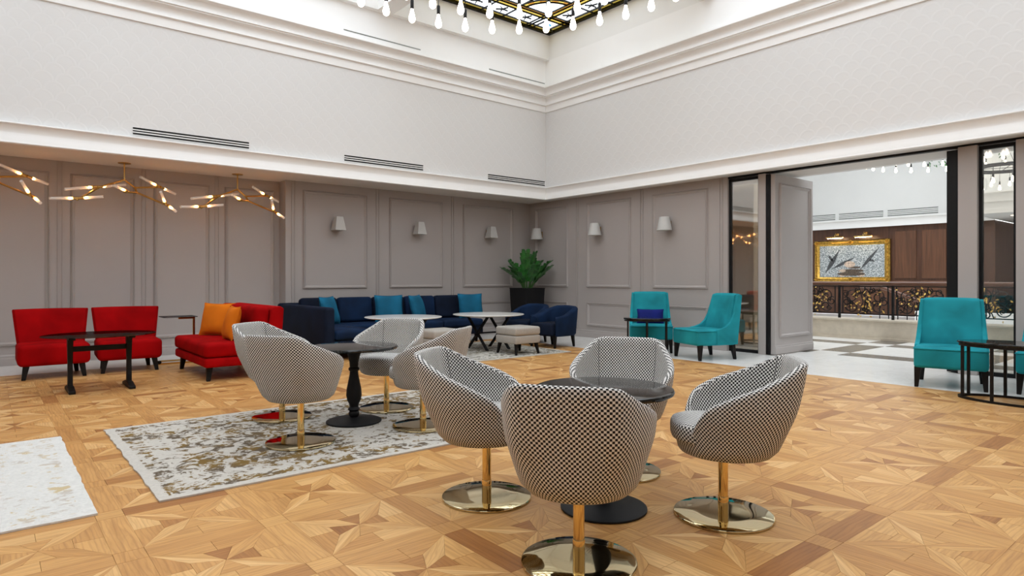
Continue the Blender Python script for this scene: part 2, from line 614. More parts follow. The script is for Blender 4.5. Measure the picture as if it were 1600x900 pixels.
# ================================================================== STRUCTURE
# ---- floor: base slab, parquet boards, marble border
floor = struct(MB().box(-2.9, 9.6, -2.2, 11.3, -0.2, -0.014).build('floor', 'subfloor'))
PX0, PY0, PITCH, SW = 0.48, 1.33, 0.615, 0.06   # lattice origin, pitch, half strip width
IX0, IX1 = -5, 12
IY0, IY1 = -5, 14
GAP = 0.0007
pieces = []      # (polygon [(x,y)], grain angle, tone)
rnd = random.Random(3)


def add_piece(poly, ang, lo=0.15, hi=0.95):
    pieces.append((poly, ang, rnd.uniform(lo, hi)))


for i in range(IX0, IX1 + 1):
    for j in range(IY0, IY1 + 1):
        cx, cy = PX0 + PITCH * i, PY0 + PITCH * j
        # crossing square
        add_piece([(cx - SW, cy - SW), (cx + SW, cy - SW), (cx + SW, cy + SW), (cx - SW, cy + SW)], rnd.choice((0, math.pi / 2)), 0.25, 0.7)
        if i < IX1:
            add_piece([(cx + SW, cy - SW), (cx + PITCH - SW, cy - SW), (cx + PITCH - SW, cy + SW), (cx + SW, cy + SW)], 0.0, 0.05, 0.62)
        if j < IY1:
            add_piece([(cx - SW, cy + SW), (cx + SW, cy + SW), (cx + SW, cy + PITCH - SW), (cx - SW, cy + PITCH - SW)], math.pi / 2, 0.05, 0.62)
        if i < IX1 and j < IY1:
            mx_, my_ = cx + PITCH / 2, cy + PITCH / 2
            hs = PITCH / 2 - SW
            for q in range(4):
                a = q * math.pi / 2

                def T(p, q_, a=a):
                    return (mx_ + p * math.cos(a) - q_ * math.sin(a), my_ + p * math.sin(a) + q_ * math.cos(a))
                # corner at (hs, hs): slender rhomb, halved along the diagonal
                k = (hs, hs)
                p1, p2 = (0.52 * hs, 0.24 * hs), (0.24 * hs, 0.52 * hs)
                add_piece([T(0, 0), T(*p1), T(*k)], a + math.pi / 4, 0.35, 0.95)
                add_piece([T(0, 0), T(*k), T(*p2)], a + math.pi / 4, 0.35, 0.95)
                # side along +x: dart between two rhombs
                p3 = (0.52 * hs, -0.24 * hs)
                add_piece([T(0, 0), T(*p3), T(*p1)], a + math.pi / 2, 0.05, 0.7)
                mid = (hs, 0.0)
                in_m = (0.52 * hs, 0.0)
                add_piece([T(*in_m), T(*mid), T(*k), T(*p1)], a + math.pi / 2, 0.3, 0.9)
                add_piece([T(*p3), T(hs, -hs), T(*mid), T(*in_m)], a + math.pi / 2, 0.3, 0.9)


def inset_poly(poly, g):
    cx = sum(p[0] for p in poly) / len(poly)
    cy = sum(p[1] for p in poly) / len(poly)
    out = []
    for x, y in poly:
        d = math.hypot(x - cx, y - cy)
        k = max(0.5, 1 - g * 1.5 / max(d, 1e-6))
        out.append((cx + (x - cx) * k, cy + (y - cy) * k))
    return out


def cam_proj(x, y):
    d = x * AXV.x + y * AXV.y
    if d < 0.3:
        return None
    return 800 + F_PX * (x * RTV.x + y * RTV.y) / d, HORIZON + F_PX * CAM_H / d


def piece_mesh(plist, name):
    vs, fs, uvs, tones = [], [], [], []
    for poly, ang, tone in plist:
        pp = inset_poly(poly, GAP)
        n, k = len(vs), len(pp)
        zt = 0.0
        vs += [(x, y, zt) for x, y in pp] + [(x, y, -0.014) for x, y in pp]
        ca, sa = math.cos(ang), math.sin(ang)
        ou, ov = rnd.uniform(0, 40), rnd.uniform(0, 40)
        guv = [(x * ca + y * sa + ou, -x * sa + y * ca + ov) for x, y in pp]
        fs.append(tuple(n + i for i in range(k)))
        uvs += guv
        tones.append(tone)
        for i in range(k):
            i2 = (i + 1) % k
            fs.append((n + i, n + k + i, n + k + i2, n + i2))
            uvs += [guv[i], guv[i], guv[i2], guv[i2]]
            tones.append(tone)
    me = bpy.data.meshes.new(name)
    me.from_pydata(vs, [], fs)
    ul = me.uv_layers.new(name='grain')
    ul.data.foreach_set('uv', [c for p in uvs for c in p])
    at = me.attributes.new('tone', 'FLOAT', 'FACE')
    at.data.foreach_set('value', tones)
    return me


def scr_area(poly):
    pts = [cam_proj(*p) for p in poly]
    if any(p is None for p in pts):
        return 0.0
    cx = sum(p[0] for p in pts) / len(pts)
    cy = sum(p[1] for p in pts) / len(pts)
    if not (-10 < cx < 1610 and cy < 910):
        return 0.0
    return abs(sum(pts[i][0] * pts[(i + 1) % len(pts)][1] - pts[(i + 1) % len(pts)][0] * pts[i][1] for i in range(len(pts)))) / 2


RUGS = ((0.71, 3.65, 3.82, 5.90), (-2.5, 0.43, 3.82, 5.86), (4.95, 7.34, 7.37, 9.6))


def hidden_by_rug(poly):
    return any(all(a < x < b and c < y < d for x, y in poly) for a, b, c, d in RUGS)


pieces.sort(key=lambda p: -(0 if hidden_by_rug(p[0]) else scr_area(p[0])))
for p in pieces[:300]:
    finish(piece_mesh([p], 'parquet_board'), 'parquet_board', 'parquet', floor)
rest = finish(piece_mesh(pieces[300:], 'parquet_boards'), 'parquet_boards', 'parquet', floor)
rest['kind'] = 'stuff'
WX1 = PX0 + PITCH * IX1 + SW
WY1 = PY0 + PITCH * IY1 + SW
WX0 = PX0 + PITCH * IX0 - SW
WY0 = PY0 + PITCH * IY0 - SW
# marble slabs along the right and the back side of the parquet
y = -2.1
k = 0
while y < 11.2:
    y2 = min(y + 1.2, 11.25)
    MB().box(WX1 + 0.001, 9.6, y + 0.001, y2 - 0.001, -0.014, -0.0005).build('marble_slab', 'marble', floor)
    y = y2
x = WX0
while x < WX1 - 0.01:
    x2 = min(x + 1.2, WX1)
    MB().box(x + 0.001, x2 - 0.001, WY1 + 0.001, 11.25, -0.014, -0.0005).build('marble_slab', 'marble', floor)
    x = x2
MB().box(-2.9, WX1, -2.2, WY0, -0.014, -0.0005).build('marble_slab', 'marble', floor)


# ---- panelled lower walls
def frame_ring(name, plane, at, u0, u1, z0, z1, parent, w=0.055, proud=0.032):
    """raised picture-frame moulding on a wall plane; plane 'x' or 'y', +1/-1 facing the room"""
    prof = [(0.0, 0.0), (0.003, proud * 0.7), (0.010, proud), (0.018, proud * 0.55), (0.026, proud * 0.75), (w - 0.008, proud * 0.35), (w, 0.0)]
    axis, sgn = plane
    loops = []
    for o, h in prof:
        cs = [(u0 + o, z0 + o), (u1 - o, z0 + o), (u1 - o, z1 - o), (u0 + o, z1 - o)]
        if axis == 'x':
            loops.append([(at + sgn * h, u, z) for u, z in cs])
        else:
            loops.append([(u, at + sgn * h, z) for u, z in cs])
    return MB().loft(loops, False, False).build(name, 'taupe', parent, smooth=40)


def seam_strip(plane, at, u, parent, z0=0.16, z1=ZS):
    axis, sgn = plane
    mb = MB()
    for du in (-0.032, 0.022):
        a, b = sorted((at, at + sgn * 0.014))
        if axis == 'x':
            mb.box(a, b, u + du, u + du + 0.012, z0, z1)
        else:
            mb.box(u + du, u + du + 0.012, a, b, z0, z1)
    mb.build('panel_seam', 'taupe', parent)


wall_right = struct(MB().box(XB, XB + 0.14, 5.85, 10.97, 0, ZS).build('wall_right', 'taupe'))
for (a, b) in ((9.60, 10.62), (7.90, 9.04), (6.22, 7.38)):
    frame_ring('panel_frame', ('x', -1), XB, a, b, 1.02, 2.735, wall_right)
    frame_ring('panel_frame', ('x', -1), XB, a, b, 0.235, 0.71, wall_right)
for yy in (9.32, 7.64, 5.97):
    seam_strip(('x', -1), XB, yy, wall_right)
wall_back = struct(MB().box(3.93, XB + 0.14, YA, YA + 0.14, 0, ZS).box(3.93, 4.08, YA + 0.14, YN + 0.15, 0, ZS).build('wall_back', 'taupe'))


def xa(px, Yp):
    u = (px - 800) / F_PX
    dx, dy = AXV.x + RTV.x * u, AXV.y + RTV.y * u
    return Yp * dx / dy


for (a, b) in ((473, 573), (608, 691), (723, 800)):
    frame_ring('panel_frame', ('y', -1), YA, xa(a, YA), xa(b, YA), 1.02, 2.735, wall_back)
    frame_ring('panel_frame', ('y', -1), YA, xa(a, YA), xa(b, YA), 0.235, 0.71, wall_back)
for px in (590, 707, 458):
    seam_strip(('y', -1), YA, xa(px, YA), wall_back)
wall_recess = struct(MB().box(-2.9, 4.08, YN, YN + 0.14, 0, ZS).build('wall_recess', 'taupe'))
for (a, b) in ((-60, 77), (110, 210), (240, 327), (351, 428)):
    frame_ring('panel_frame', ('y', -1), YN, xa(a, YN), xa(b, YN), 0.27, 2.71, wall_recess)
for px in (94, 225, 339):
    seam_strip(('y', -1), YN, xa(px, YN), wall_recess)
frame_ring('panel_frame', ('y', -1), YN, -2.1, xa(-95, YN), 0.27, 2.71, wall_recess)
wall_left = struct(MB().box(-2.9, -2.75, -2.2, YN + 0.14, 0, ZS).build('wall_left', 'taupe'))
for k in range(6):
    frame_ring('panel_frame', ('x', 1), -2.75, -1.9 + 2.1 * k, -0.1 + 2.1 * k, 0.27, 2.71, wall_left)
wall_front = struct(MB().box(-2.9, XB + 0.14, -2.2, -2.05, 0, ZS).build('wall_front', 'taupe'))
for k in range(5):
    frame_ring('panel_frame', ('y', 1), -2.05, -2.4 + 2.3 * k, -0.4 + 2.3 * k, 0.27, 2.71, wall_front)
wall_right_end = struct(MB().box(XB, XB + 0.14, -2.2, 1.86, 0, ZS).build('wall_right_end', 'taupe'))
for (a, b) in ((-1.8, -0.2), (0.1, 1.6)):
    frame_ring('panel_frame', ('x', -1), XB, a, b, 0.27, 2.71, wall_right_end)


def skirting(name, axis, at, sgn, u0, u1):
    prof = [(0.0, 0.0), (0.022, 0.0), (0.022, 0.10), (0.016, 0.108), (0.016, 0.135), (0.006, 0.15), (0.0, 0.155)]
    if axis == 'x':
        mb = MB().loft([[(at + sgn * o, u, z) for o, z in prof] for u in (u0, u1)])
    else:
        mb = MB().loft([[(u, at + sgn * o, z) for o, z in prof] for u in (u0, u1)])
    return struct(mb.build(name, 'taupe'))


skirting('baseboard_right', 'x', XB, -1, 5.85, YA)
skirting('baseboard_back', 'y', YA, -1, 3.93, XB)
skirting('baseboard_recess', 'y', YN, -1, -2.75, 3.93)
skirting('baseboard_right_end', 'x', XB, -1, -2.05, 1.86)

# ---- soffit (low ceiling ring), upper walls, crown mouldings, ceiling with skylight wells
sof = MB()
sof.box(-2.9, XB + 0.14, YU - 0.001, YN + 0.14, ZS, ZS + 0.12)
sof.box(XU - 0.001, 10.30, -2.2, YU - 0.001, ZS, ZS + 0.12)
sof.box(-2.9, XL, -2.2, YU - 0.001, ZS, ZS + 0.12)
sof.box(XL, XU, -2.2, YF, ZS, ZS + 0.12)
struct(sof.build('ceiling_soffit', 'soffit'))


def uv_wall(name, pts, mat, w, h):
    me = bpy.data.meshes.new(name)
    me.from_pydata(pts, [], [(0, 1, 2, 3)])
    ul = me.uv_layers.new(name='UVMap')
    for i, c in enumerate(((0, 0), (w, 0), (w, h), (0, h))):
        ul.data[i].uv = c
    o = finish(me, name, mat)
    so = o.modifiers.new('thick', 'SOLIDIFY')
    so.thickness = 0.12
    so.offset = 1.0
    return struct(o)


ZT = 6.5
uv_wall('wall_upper_back', [(XU, YU, ZS), (XL, YU, ZS), (XL, YU, ZT), (XU, YU, ZT)], 'wallpaper', XU - XL, ZT - ZS)
uv_wall('wall_upper_right', [(XU, YF, ZS), (XU, YU, ZS), (XU, YU, ZT), (XU, YF, ZT)], 'wallpaper', YU - YF, ZT - ZS)
uv_wall('wall_upper_left', [(XL, YU, ZS), (XL, YF, ZS), (XL, YF, ZT), (XL, YU, ZT)], 'wallpaper', YU - YF, ZT - ZS)
uv_wall('wall_upper_front', [(XL, YF, ZS), (XU, YF, ZS), (XU, YF, ZT), (XL, YF, ZT)], 'wallpaper', XU - XL, ZT - ZS)


def cove(o0, z0, o1, z1, n=7):
    return [(o0 + (o1 - o0) * (1 - math.cos(t * math.pi / 2 / n)), z0 + (z1 - z0) * math.sin(t * math.pi / 2 / n)) for t in range(n + 1)]


def room_ring(name, prof, mat):
    loops = []
    for o, z in prof:
        loops.append([(XL + o, YF + o, z), (XU - o, YF + o, z), (XU - o, YU - o, z), (XL + o, YU - o, z)])
    return struct(MB().loft(loops, False, False).build(name, mat, smooth=35))


room_ring('trim_1', [(-0.02, 2.862), (0.058, 2.862), (0.064, 2.868), (0.064, 2.880), (0.056, 2.886), (0.052, 2.915), (0.040, 2.955), (0.024, 2.995)] + cove(0.020, 3.005, 0.075, 3.10) + [(0.080, 3.105), (0.080, 3.118), (0.03, 3.124), (-0.01, 3.14)], 'white')
room_ring('trim_2', [(-0.01, 4.72), (0.022, 4.72), (0.024, 4.845), (0.034, 4.848)] + [(0.060, 4.858), (0.046, 4.900)] + cove(0.038, 4.925, 0.105, 5.005) + [(0.118, 5.008), (0.118, 5.022)] + [(0.140, 5.030), (0.126, 5.070)] + cove(0.12, 5.090, 0.20, 5.168) + [(0.216, 5.172), (0.216, 5.190), (0.14, 5.20), (-0.01, 5.205)], 'white')
# frieze above the cornice stays plain
struct(MB().box(XL, XU - 0.012, YU - 0.012, YU - 0.001, 5.2, ZC).box(XU - 0.012, XU - 0.001, YF, YU - 0.012, 5.2, ZC).build('trim_3', 'white'))

ce = MB()
X1w, Y1w = XU, YU
# beams between wells
for i, wx in enumerate(WX):
    if i < 2:
        ce.box(wx - BEAM, wx, YF, YU, ZC, ZC + 0.62)
for wx in WX:
    ce.box(wx, wx + WELL, WY[0] + WELL, YU, ZC, ZC + 0.62)
    for j, wy in enumerate(WY):
        if j < 2:
            ce.box(wx, wx + WELL, wy - BEAM, wy, ZC, ZC + 0.62)
    ce.box(wx, wx + WELL, YF - 0.1, WY[2], ZC, ZC + 0.62)
ce.box(WX[0] + WELL, XU + 0.1, YF, YU, ZC, ZC + 0.62)
struct(ce.build('ceiling', 'ceil'))


# ---- stained-glass skylights
def skylight(wx, wy, detailed, label):
    t = thing('skylight', label, 'skylight', (wx, wy, ZG), 0, 'leaded glass skylights')
    t['kind'] = 'structure'
    S, b = WELL, 0.64
    lead = MB()

    def bar(x0, y0, x1, y1, w=0.022, h=0.03):
        d = Vector((x1 - x0, y1 - y0, 0))
        n = Vector((-d.y, d.x, 0)).normalized() * w / 2
        a, c = Vector((x0, y0, 0)), Vector((x1, y1, 0))
        pl = [a + n, a - n, c - n, c + n]
        lead.loft([[p + Vector((0, 0, -h / 2)) for p in pl], [p + Vector((0, 0, h / 2)) for p in pl]])
    # outer frame
    for a in (0.0, 0.045, S - 0.045):
        pass
    lead.box(0, S, 0, 0.05, -0.03, 0.03).box(0, S, S - 0.05, S, -0.03, 0.03).box(0, 0.05, 0.05, S - 0.05, -0.03, 0.03).box(S - 0.05, S, 0.05, S - 0.05, -0.03, 0.03)
    panes = []       # (poly, mat)
    if not detailed:
        lines = [0.05, b, S / 2, S - b, S - 0.05]
        for q in lines[1:-1]:
            bar(0.05, q, S - 0.05, q)
            bar(q, 0.05, q, S - 0.05)
        for x0, x1 in zip(lines, lines[1:]):
            for y0, y1 in zip(lines, lines[1:]):
                panes.append(([(x0, y0), (x1, y0), (x1, y1), (x0, y1)], 'pane'))
    else:
        ys = 0.13      # yellow strip width
        lo, hi = 0.05, S - 0.05
        # double border: yellow strip along the frame, yellow and amber strips along the inner square
        bands = [(lo, lo + ys, 'pane_y'), (b - 0.11, b, 'pane_y'), (b, b + 0.08, 'pane_o')]
        cuts = [lo, b, b + 0.70, S / 2, S - b - 0.70, S - b, hi]
        for a0, a1, mt in bands:
            for u0, u1 in zip(cuts, cuts[1:]):
                panes.append(([(u0, a0), (u1, a0), (u1, a1), (u0, a1)], mt))
                panes.append(([(u0, S - a1), (u1, S - a1), (u1, S - a0), (u0, S - a0)], mt))
            for u0, u1 in zip(cuts, cuts[1:]):
                w0, w1 = max(u0, a1), min(u1, S - a1)
                if w1 > w0:
                    panes.append(([(a0, w0), (a1, w0), (a1, w1), (a0, w1)], mt))
                    panes.append(([(S - a1, w0), (S - a0, w0), (S - a0, w1), (S - a1, w1)], mt))
        for q in (lo + ys, b - 0.11, b, b + 0.08):
            bar(lo, q, hi, q, 0.014)
            bar(lo, S - q, hi, S - q, 0.014)
            bar(q, lo, q, hi, 0.014)
            bar(S - q, lo, S - q, hi, 0.014)
        for u in cuts[1:-1]:
            for s0, s1 in ((lo, b), (S - b, hi)):
                bar(u, s0, u, s1, 0.014)
                bar(s0, u, s1, u, 0.014)
        # clear panes in the border
        for u0, u1 in zip(cuts, cuts[1:]):
            for s0, s1 in ((lo + ys, b - 0.11), (S - b + 0.11, hi - ys)):
                panes.append(([(max(u0, lo + ys), s0), (min(u1, hi - ys), s0), (min(u1, hi - ys), s1), (max(u0, lo + ys), s1)], 'pane'))
                if u0 >= b - 1e-6 and u1 <= S - b + 1e-6:
                    panes.append(([(s0, u0), (s1, u0), (s1, u1), (s0, u1)], 'pane'))
        # inner field with quarter arcs at the corners
        f0, f1 = b + 0.08, S - b - 0.08
        rr = 0.54
        for sx, sy in ((0, 0), (1, 0), (0, 1), (1, 1)):
            ccx, ccy = (f0, f1)[sx], (f0, f1)[sy]
            dx, dy = (1, -1)[sx], (1, -1)[sy]
            arc = [(ccx + dx * rr * math.cos(a), ccy + dy * rr * math.sin(a)) for a in [k * math.pi / 16 for k in range(9)]]
            arc2 = [(ccx + dx * (rr + 0.12) * math.cos(a), ccy + dy * (rr + 0.12) * math.sin(a)) for a in [k * math.pi / 16 for k in range(9)]]
            panes.append(([(ccx, ccy)] + arc, 'pane'))
            for k in range(8):
                panes.append(([arc[k], arc[k + 1], arc2[k + 1], arc2[k]], 'pane_o' if k % 2 else 'pane_y'))
                bar(*arc[k], *arc[k + 1], 0.012)
                bar(*arc2[k], *arc2[k + 1], 0.014)
            for k in (2, 4, 6):
                a = k * math.pi / 16
                bar(*arc2[k], ccx + dx * 1.2 * math.cos(a), ccy + dy * 1.2 * math.sin(a), 0.012)
        g = [f0, f0 + rr + 0.12, S / 2, f1 - rr - 0.12, f1]
        for i in range(4):
            for j in range(4):
                if i in (0, 3) and j in (0, 3):
                    # field outside the arc
                    ccx, ccy = (f0 if i == 0 else f1), (f0 if j == 0 else f1)
                    dx, dy = (1 if i == 0 else -1), (1 if j == 0 else -1)
                    arc2 = [(ccx + dx * (rr + 0.12) * math.cos(a), ccy + dy * (rr + 0.12) * math.sin(a)) for a in [k * math.pi / 16 for k in range(9)]]
                    panes.append((arc2 + [(ccx + dx * (rr + 0.12), ccy + dy * (rr + 0.12))], 'pane'))
                else:
                    panes.append(([(g[i], g[j]), (g[i + 1], g[j]), (g[i + 1], g[j + 1]), (g[i], g[j + 1])], 'pane'))
        for q in g[1:-1]:
            bar(f0, q, f1, q, 0.012)
            bar(q, f0, q, f1, 0.012)
        # small blue flowers in the corner squares, sprigs in the side borders
        for qx in (0.355, S - 0.355):
            for qy in (0.355, S - 0.355):
                for k in range(6):
                    a = k * math.pi / 3
                    c0 = (qx + 0.045 * math.cos(a), qy + 0.045 * math.sin(a))
                    panes.append(([(c0[0] + 0.026 * math.cos(q * math.pi / 4), c0[1] + 0.026 * math.sin(q * math.pi / 4)) for q in range(8)], 'pane_b'))
        for u in (0.95, 1.55, 2.15, 2.75):
            for v in (0.355, S - 0.355):
                for (p, q) in ((u, v), (v, u)):
                    for k in range(5):
                        a0 = k * 1.25
                        bar(p, q, p + 0.13 * math.cos(a0), q + 0.13 * math.sin(a0), 0.008)
    lead.build('lead_lattice', 'matteblack', t)
    for poly, mt in panes:
        mb = MB()
        z = -0.010 if mt == 'pane_b' else 0.0
        mb.loft([[(p, q, z - 0.003) for p, q in poly], [(p, q, z + 0.003) for p, q in poly]])
        mb.build('glass_pane', mt, t)
    return t


NAMES = {(0, 0): 'stained glass skylight with yellow borders in the far corner well above the cornice'}
for i, wx in enumerate(WX):
    for j, wy in enumerate(WY):
        vis = (i, j) in ((0, 0),)
        if vis:
            skylight(wx, wy, True, NAMES[(0, 0)])
        else:
            skylight(wx, wy, False, 'plain leaded skylight in the ceiling beyond the stained glass one')

# ================================================================== RIGHT-HAND OPENING
for k, (y0, y1, x0, x1, mt) in enumerate(((5.17, 5.295, XB - 0.03, XB + 0.16, 'taupe'), (2.40, 2.605, XB - 0.03, XB + 0.16, 'taupe'), (1.86, 2.02, XB - 0.03, XB + 0.16, 'taupe'))):
    o = struct(MB().box(x0, x1, y0, y1, 0, ZS - 0.03).build('trim_%d' % (4 + k), mt, bevel=0.006))
struct(MB().box(XB + 0.01, XB + 0.09, 1.86, 5.85, ZS - 0.03, ZS - 0.001).build('trim_7', 'black'))


def glazed(name, y0, y1, glass, label):
    t = thing(name, label, 'glass door', (XB + 0.04, y0, 0))
    t['kind'] = 'structure'
    w = y1 - y0
    fr = MB()
    fr.box(0, 0.06, 0, 0.035, 0.0, ZS - 0.04).box(0, 0.06, w - 0.035, w, 0.0, ZS - 0.04)
    fr.box(0, 0.06, 0.035, w - 0.035, 0.0, 0.05).box(0, 0.06, 0.035, w - 0.035, ZS - 0.085, ZS - 0.04)
    fr.build('door_frame', 'black', t)
    MB().box(0.022, 0.034, 0.035, w - 0.035, 0.05, ZS - 0.085).build('glass_pane', glass, t)
    return t


d1 = glazed('door_1', 5.30, 5.85, 'tintglass', 'narrow black framed glass panel beside the turquoise chairs')
d2 = glazed('door_2', 2.02, 2.40, 'doorglass', 'black framed glass panel behind the nearest turquoise chair')
# door pull on the right pane
MB().tube([(-0.03, 0.33, 2.30), (-0.06, 0.33, 2.34), (-0.06, 0.33, 2.40), (-0.03, 0.33, 2.44)], 0.010).build('door_handle', 'black', d2, smooth=40)
# folded panel leaf, standing out into the lobby
leaf = thing('door_3', 'folded taupe panelled door leaf standing open into the lobby', 'door', (XB + 0.0, 5.03, 0))
leaf['kind'] = 'structure'
MB().box(0.0, 1.25, 0.0, 0.07, 0.012, 2.83).build('leaf_body', 'taupe', leaf, bevel=0.004)
lf = frame_ring('panel_frame', ('y', -1), 0.0, 0.13, 1.14, 0.27, 2.70, leaf)
prof = [(0.0, 0.012), (0.014, 0.012), (0.014, 0.11), (0.008, 0.118), (0.008, 0.14), (0.0, 0.15)]
MB().loft([[(u, -o, z) for o, z in prof] for u in (0.0, 1.25)]).build('skirting', 'taupe', leaf)
MB().box(-0.02, 0.12, 0.072, 0.138, 0.012, 2.83).build('edge_seal', 'black', leaf)
# second stack of leaves folded against the far jamb
leaf2 = thing('door_4', 'dark edge of door leaves folded back beside the right hand taupe post', 'door', (XB + 0.02, 2.61, 0))
leaf2['kind'] = 'structure'
MB().box(0.0, 0.9, 0.0, 0.13, 0.012, 2.83).build('leaf_body', 'black', leaf2, bevel=0.004)
MB().box(0.01, 0.10, 0.02, 0.11, 2.60, 2.70).build('hinge_block', 'soffit', leaf2)

# ================================================================== LOBBY BEYOND
lob_floor = struct(MB().box(9.6, 13.2, -4, 13, -0.2, -0.012).box(13.2, 25, -4, 13, -0.2, -0.012).build('floor_lobby', 'marble'))
bx = [9.6, 10.28, 10.76, 12.17, 12.65, 13.30]
by = [-1.22, -0.74, 0.67, 1.15, 2.56, 3.04, 4.45, 4.93, 6.34, 6.82, 8.23, 8.71]
for i in range(len(bx) - 1):
    for j in range(len(by) - 1):
        band_x = i in (1, 3)
        band_y = (j % 2 == 0)
        grey = (band_x != band_y)
        MB().box(bx[i] + 0.001, bx[i + 1] - 0.001, by[j] + 0.001, by[j + 1] - 0.001, -0.012, 0.0).build('floor_tile', 'marble_g' if grey and i > 0 else 'marble', lob_floor)
# far walls
struct(MB().box(22.3, 22.5, 5.4, 13, 0, 2.9).build('wall_lobby_far', 'mahogany'))
wl = bpy.data.objects['wall_lobby_far']


def wood_panel(parent, x, y0, y1, z0, z1, mt='mahogany_l'):
    MB().box(x - 0.03, x, y0, y1, z0, z1).build('wood_panel', mt, parent, bevel=0.012)


for (y0, y1) in ((5.55, 6.25), (6.45, 7.1), (7.25, 7.85)):
    wood_panel(wl, 22.3, y0, y1, 0.35, 1.05)
    wood_panel(wl, 22.3, y0, y1, 1.2, 2.7)
wood_panel(wl, 22.3, 10.7, 12.4, 1.2, 2.7)
for (y0, y1) in ((8.0, 9.2), (9.35, 10.5)):
    wood_panel(wl, 22.3, y0, y1, 0.35, 0.85)
MB().box(22.24, 22.3, 5.4, 13, 1.06, 1.13).build('dado_rail', 'rail', wl, bevel=0.01)
struct(MB().box(22.1, 22.3, 5.2, 13, 2.9, 6.3).build('wall_lobby_upper', 'lobbywhite'))
crp = [(0.0, 2.86), (0.02, 2.86), (0.02, 2.90)] + cove(0.025, 2.92, 0.13, 3.10, 5) + [(0.14, 3.12), (0.14, 3.14), (0.0, 3.15)]
struct(MB().loft([[(22.1 - o, u, z) for o, z in crp] for u in (5.2, 13)]).build('trim_8', 'white', smooth=35))
# near right: deep soffit with downlights in front of a wooden wall with pale door casings
struct(MB().box(20.0, 25.0, -4, 5.2, 2.88, 6.3).build('wall_lobby_side', 'lobbywhite'))
cr2 = [(0.0, 2.88), (0.03, 2.88), (0.03, 2.96)] + cove(0.03, 2.98, 0.12, 3.16, 5) + [(0.13, 3.17), (0.13, 3.20)] + cove(0.13, 3.21, 0.22, 3.38, 5) + [(0.24, 3.39), (0.24, 3.42), (0.0, 3.44)]
struct(MB().loft([[(20.0 - o, u, z) for o, z in cr2] for u in (-4, 5.2 + 0.001)]).build('trim_9', 'soffit', smooth=35))
wl2 = struct(MB().box(24.7, 24.9, -4, 5.4, 0, 2.88).box(22.3, 24.7, 5.25, 5.4, 0, 2.88).build('wall_lobby_end', 'mahogany'))
for (y0, y1) in ((4.35, 4.62), (3.35, 4.15)):
    MB().box(24.62, 24.7, y0, y1, 0, 2.25).build('door_casing', 'doorwood', wl2, bevel=0.02)
MB().box(24.58, 24.64, 3.50, 4.0, 0, 2.05).build('door_leaf', 'mahogany_l', wl2, bevel=0.01)
MB().box(24.60, 24.70, 2.2, 3.1, 0, 2.4).build('dark_doorway', 'navy', wl2)
for (dx, dy, wh) in ((21.0, 4.55, 'front row, left'), (21.0, 3.95, 'front row, middle'), (21.0, 3.3, 'front row, right'), (22.6, 4.5, 'back row, left'), (22.6, 3.7, 'back row, right')):
    t = thing('downlight', 'small recessed downlight in the lobby soffit behind the right glass, ' + wh, 'downlight', (dx, dy, 2.879), 0, 'lobby downlights')
    MB().lathe([(0.09, -0.006), (0.09, 0.0), (0.065, 0.0), (0.065, -0.006)], 20, cap=False).build('trim_ring', 'steel', t, smooth=30)
    MB().lathe([(0.062, -0.004), (0.062, -0.001)], 20).build('lens', 'downlight', t)
struct(MB().box(9.6, 25, 13, 13.2, 0, 6.3).build('wall_lobby_left', 'lobbywhite'))
struct(MB().box(9.6, 25, -4.2, -4, 0, 6.3).build('wall_lobby_right', 'lobbywhite'))
struct(MB().box(10.3, 10.42, -4, 13, ZS + 0.0, 6.3).build('wall_lobby_near', 'white'))
struct(MB().box(10.5, 10.7, 5.98, 11.2, 0, ZS).box(10.48, 10.5, 5.98, 11.2, 0, 0.12).box(10.485, 10.5, 5.98, 11.2, 2.1, 2.14).build('wall_lobby_pier', 'stone'))
struct(MB().box(9.6, 9.75, 11.3, 13, 0, 2.9).box(9.6, 10.3, 10.0, 13, 2.88, 3.0).build('wall_lobby_corner', 'taupe'))
lc = MB()
lc.box(10.3, 11.0, -4.2, 13.2, 6.3, 6.45).box(20.0, 25.2, -4.2, 13.2, 6.3, 6.45).box(11.0, 20.0, -4.2, -1.0, 6.3, 6.45).box(11.0, 20.0, 10.0, 13.2, 6.3, 6.45)
struct(lc.build('ceiling_lobby', 'ceil'))
sk = thing('skylight', 'large plain skylight over the lobby hall', 'skylight', (11, -1, 6.42))
sk['kind'] = 'structure'
for i in range(3):
    for j in range(4):
        MB().box(i * 3 + 0.03, i * 3 + 2.97, j * 2.75 + 0.03, j * 2.75 + 2.72, 0, 0.01).build('glass_pane', 'pane', sk)
for i in range(4):
    MB().box(i * 3 - 0.03, i * 3 + 0.03, 0, 11, -0.02, 0.03).build('glazing_bar', 'matteblack', sk)

# wide air grilles on the lobby wall
def grille(name, label, origin, axis, length, height, nslots, slot_mat, group, face=1):
    """axis: unit direction along the length; the grille faces the camera side"""
    t = thing(name, label, 'air vent', origin, math.atan2(axis[1], axis[0]), group)
    # local x along length, local -y faces the room
    MB().box(0, length, -0.004, 0.0, 0, height).build('slot_backing', slot_mat, t)
    n = nslots
    pitch = height / n
    for k in range(n + 1):
        z = k * pitch
        h = pitch * 0.40 if 0 < k < n else pitch * 0.15
        z0 = z - h / 2 if 0 < k < n else (z - h if k == 0 else z)
        MB().box(-0.004, length + 0.004, -0.012, -0.0041, z0, z0 + h).build('slat', 'white', t)
    return t


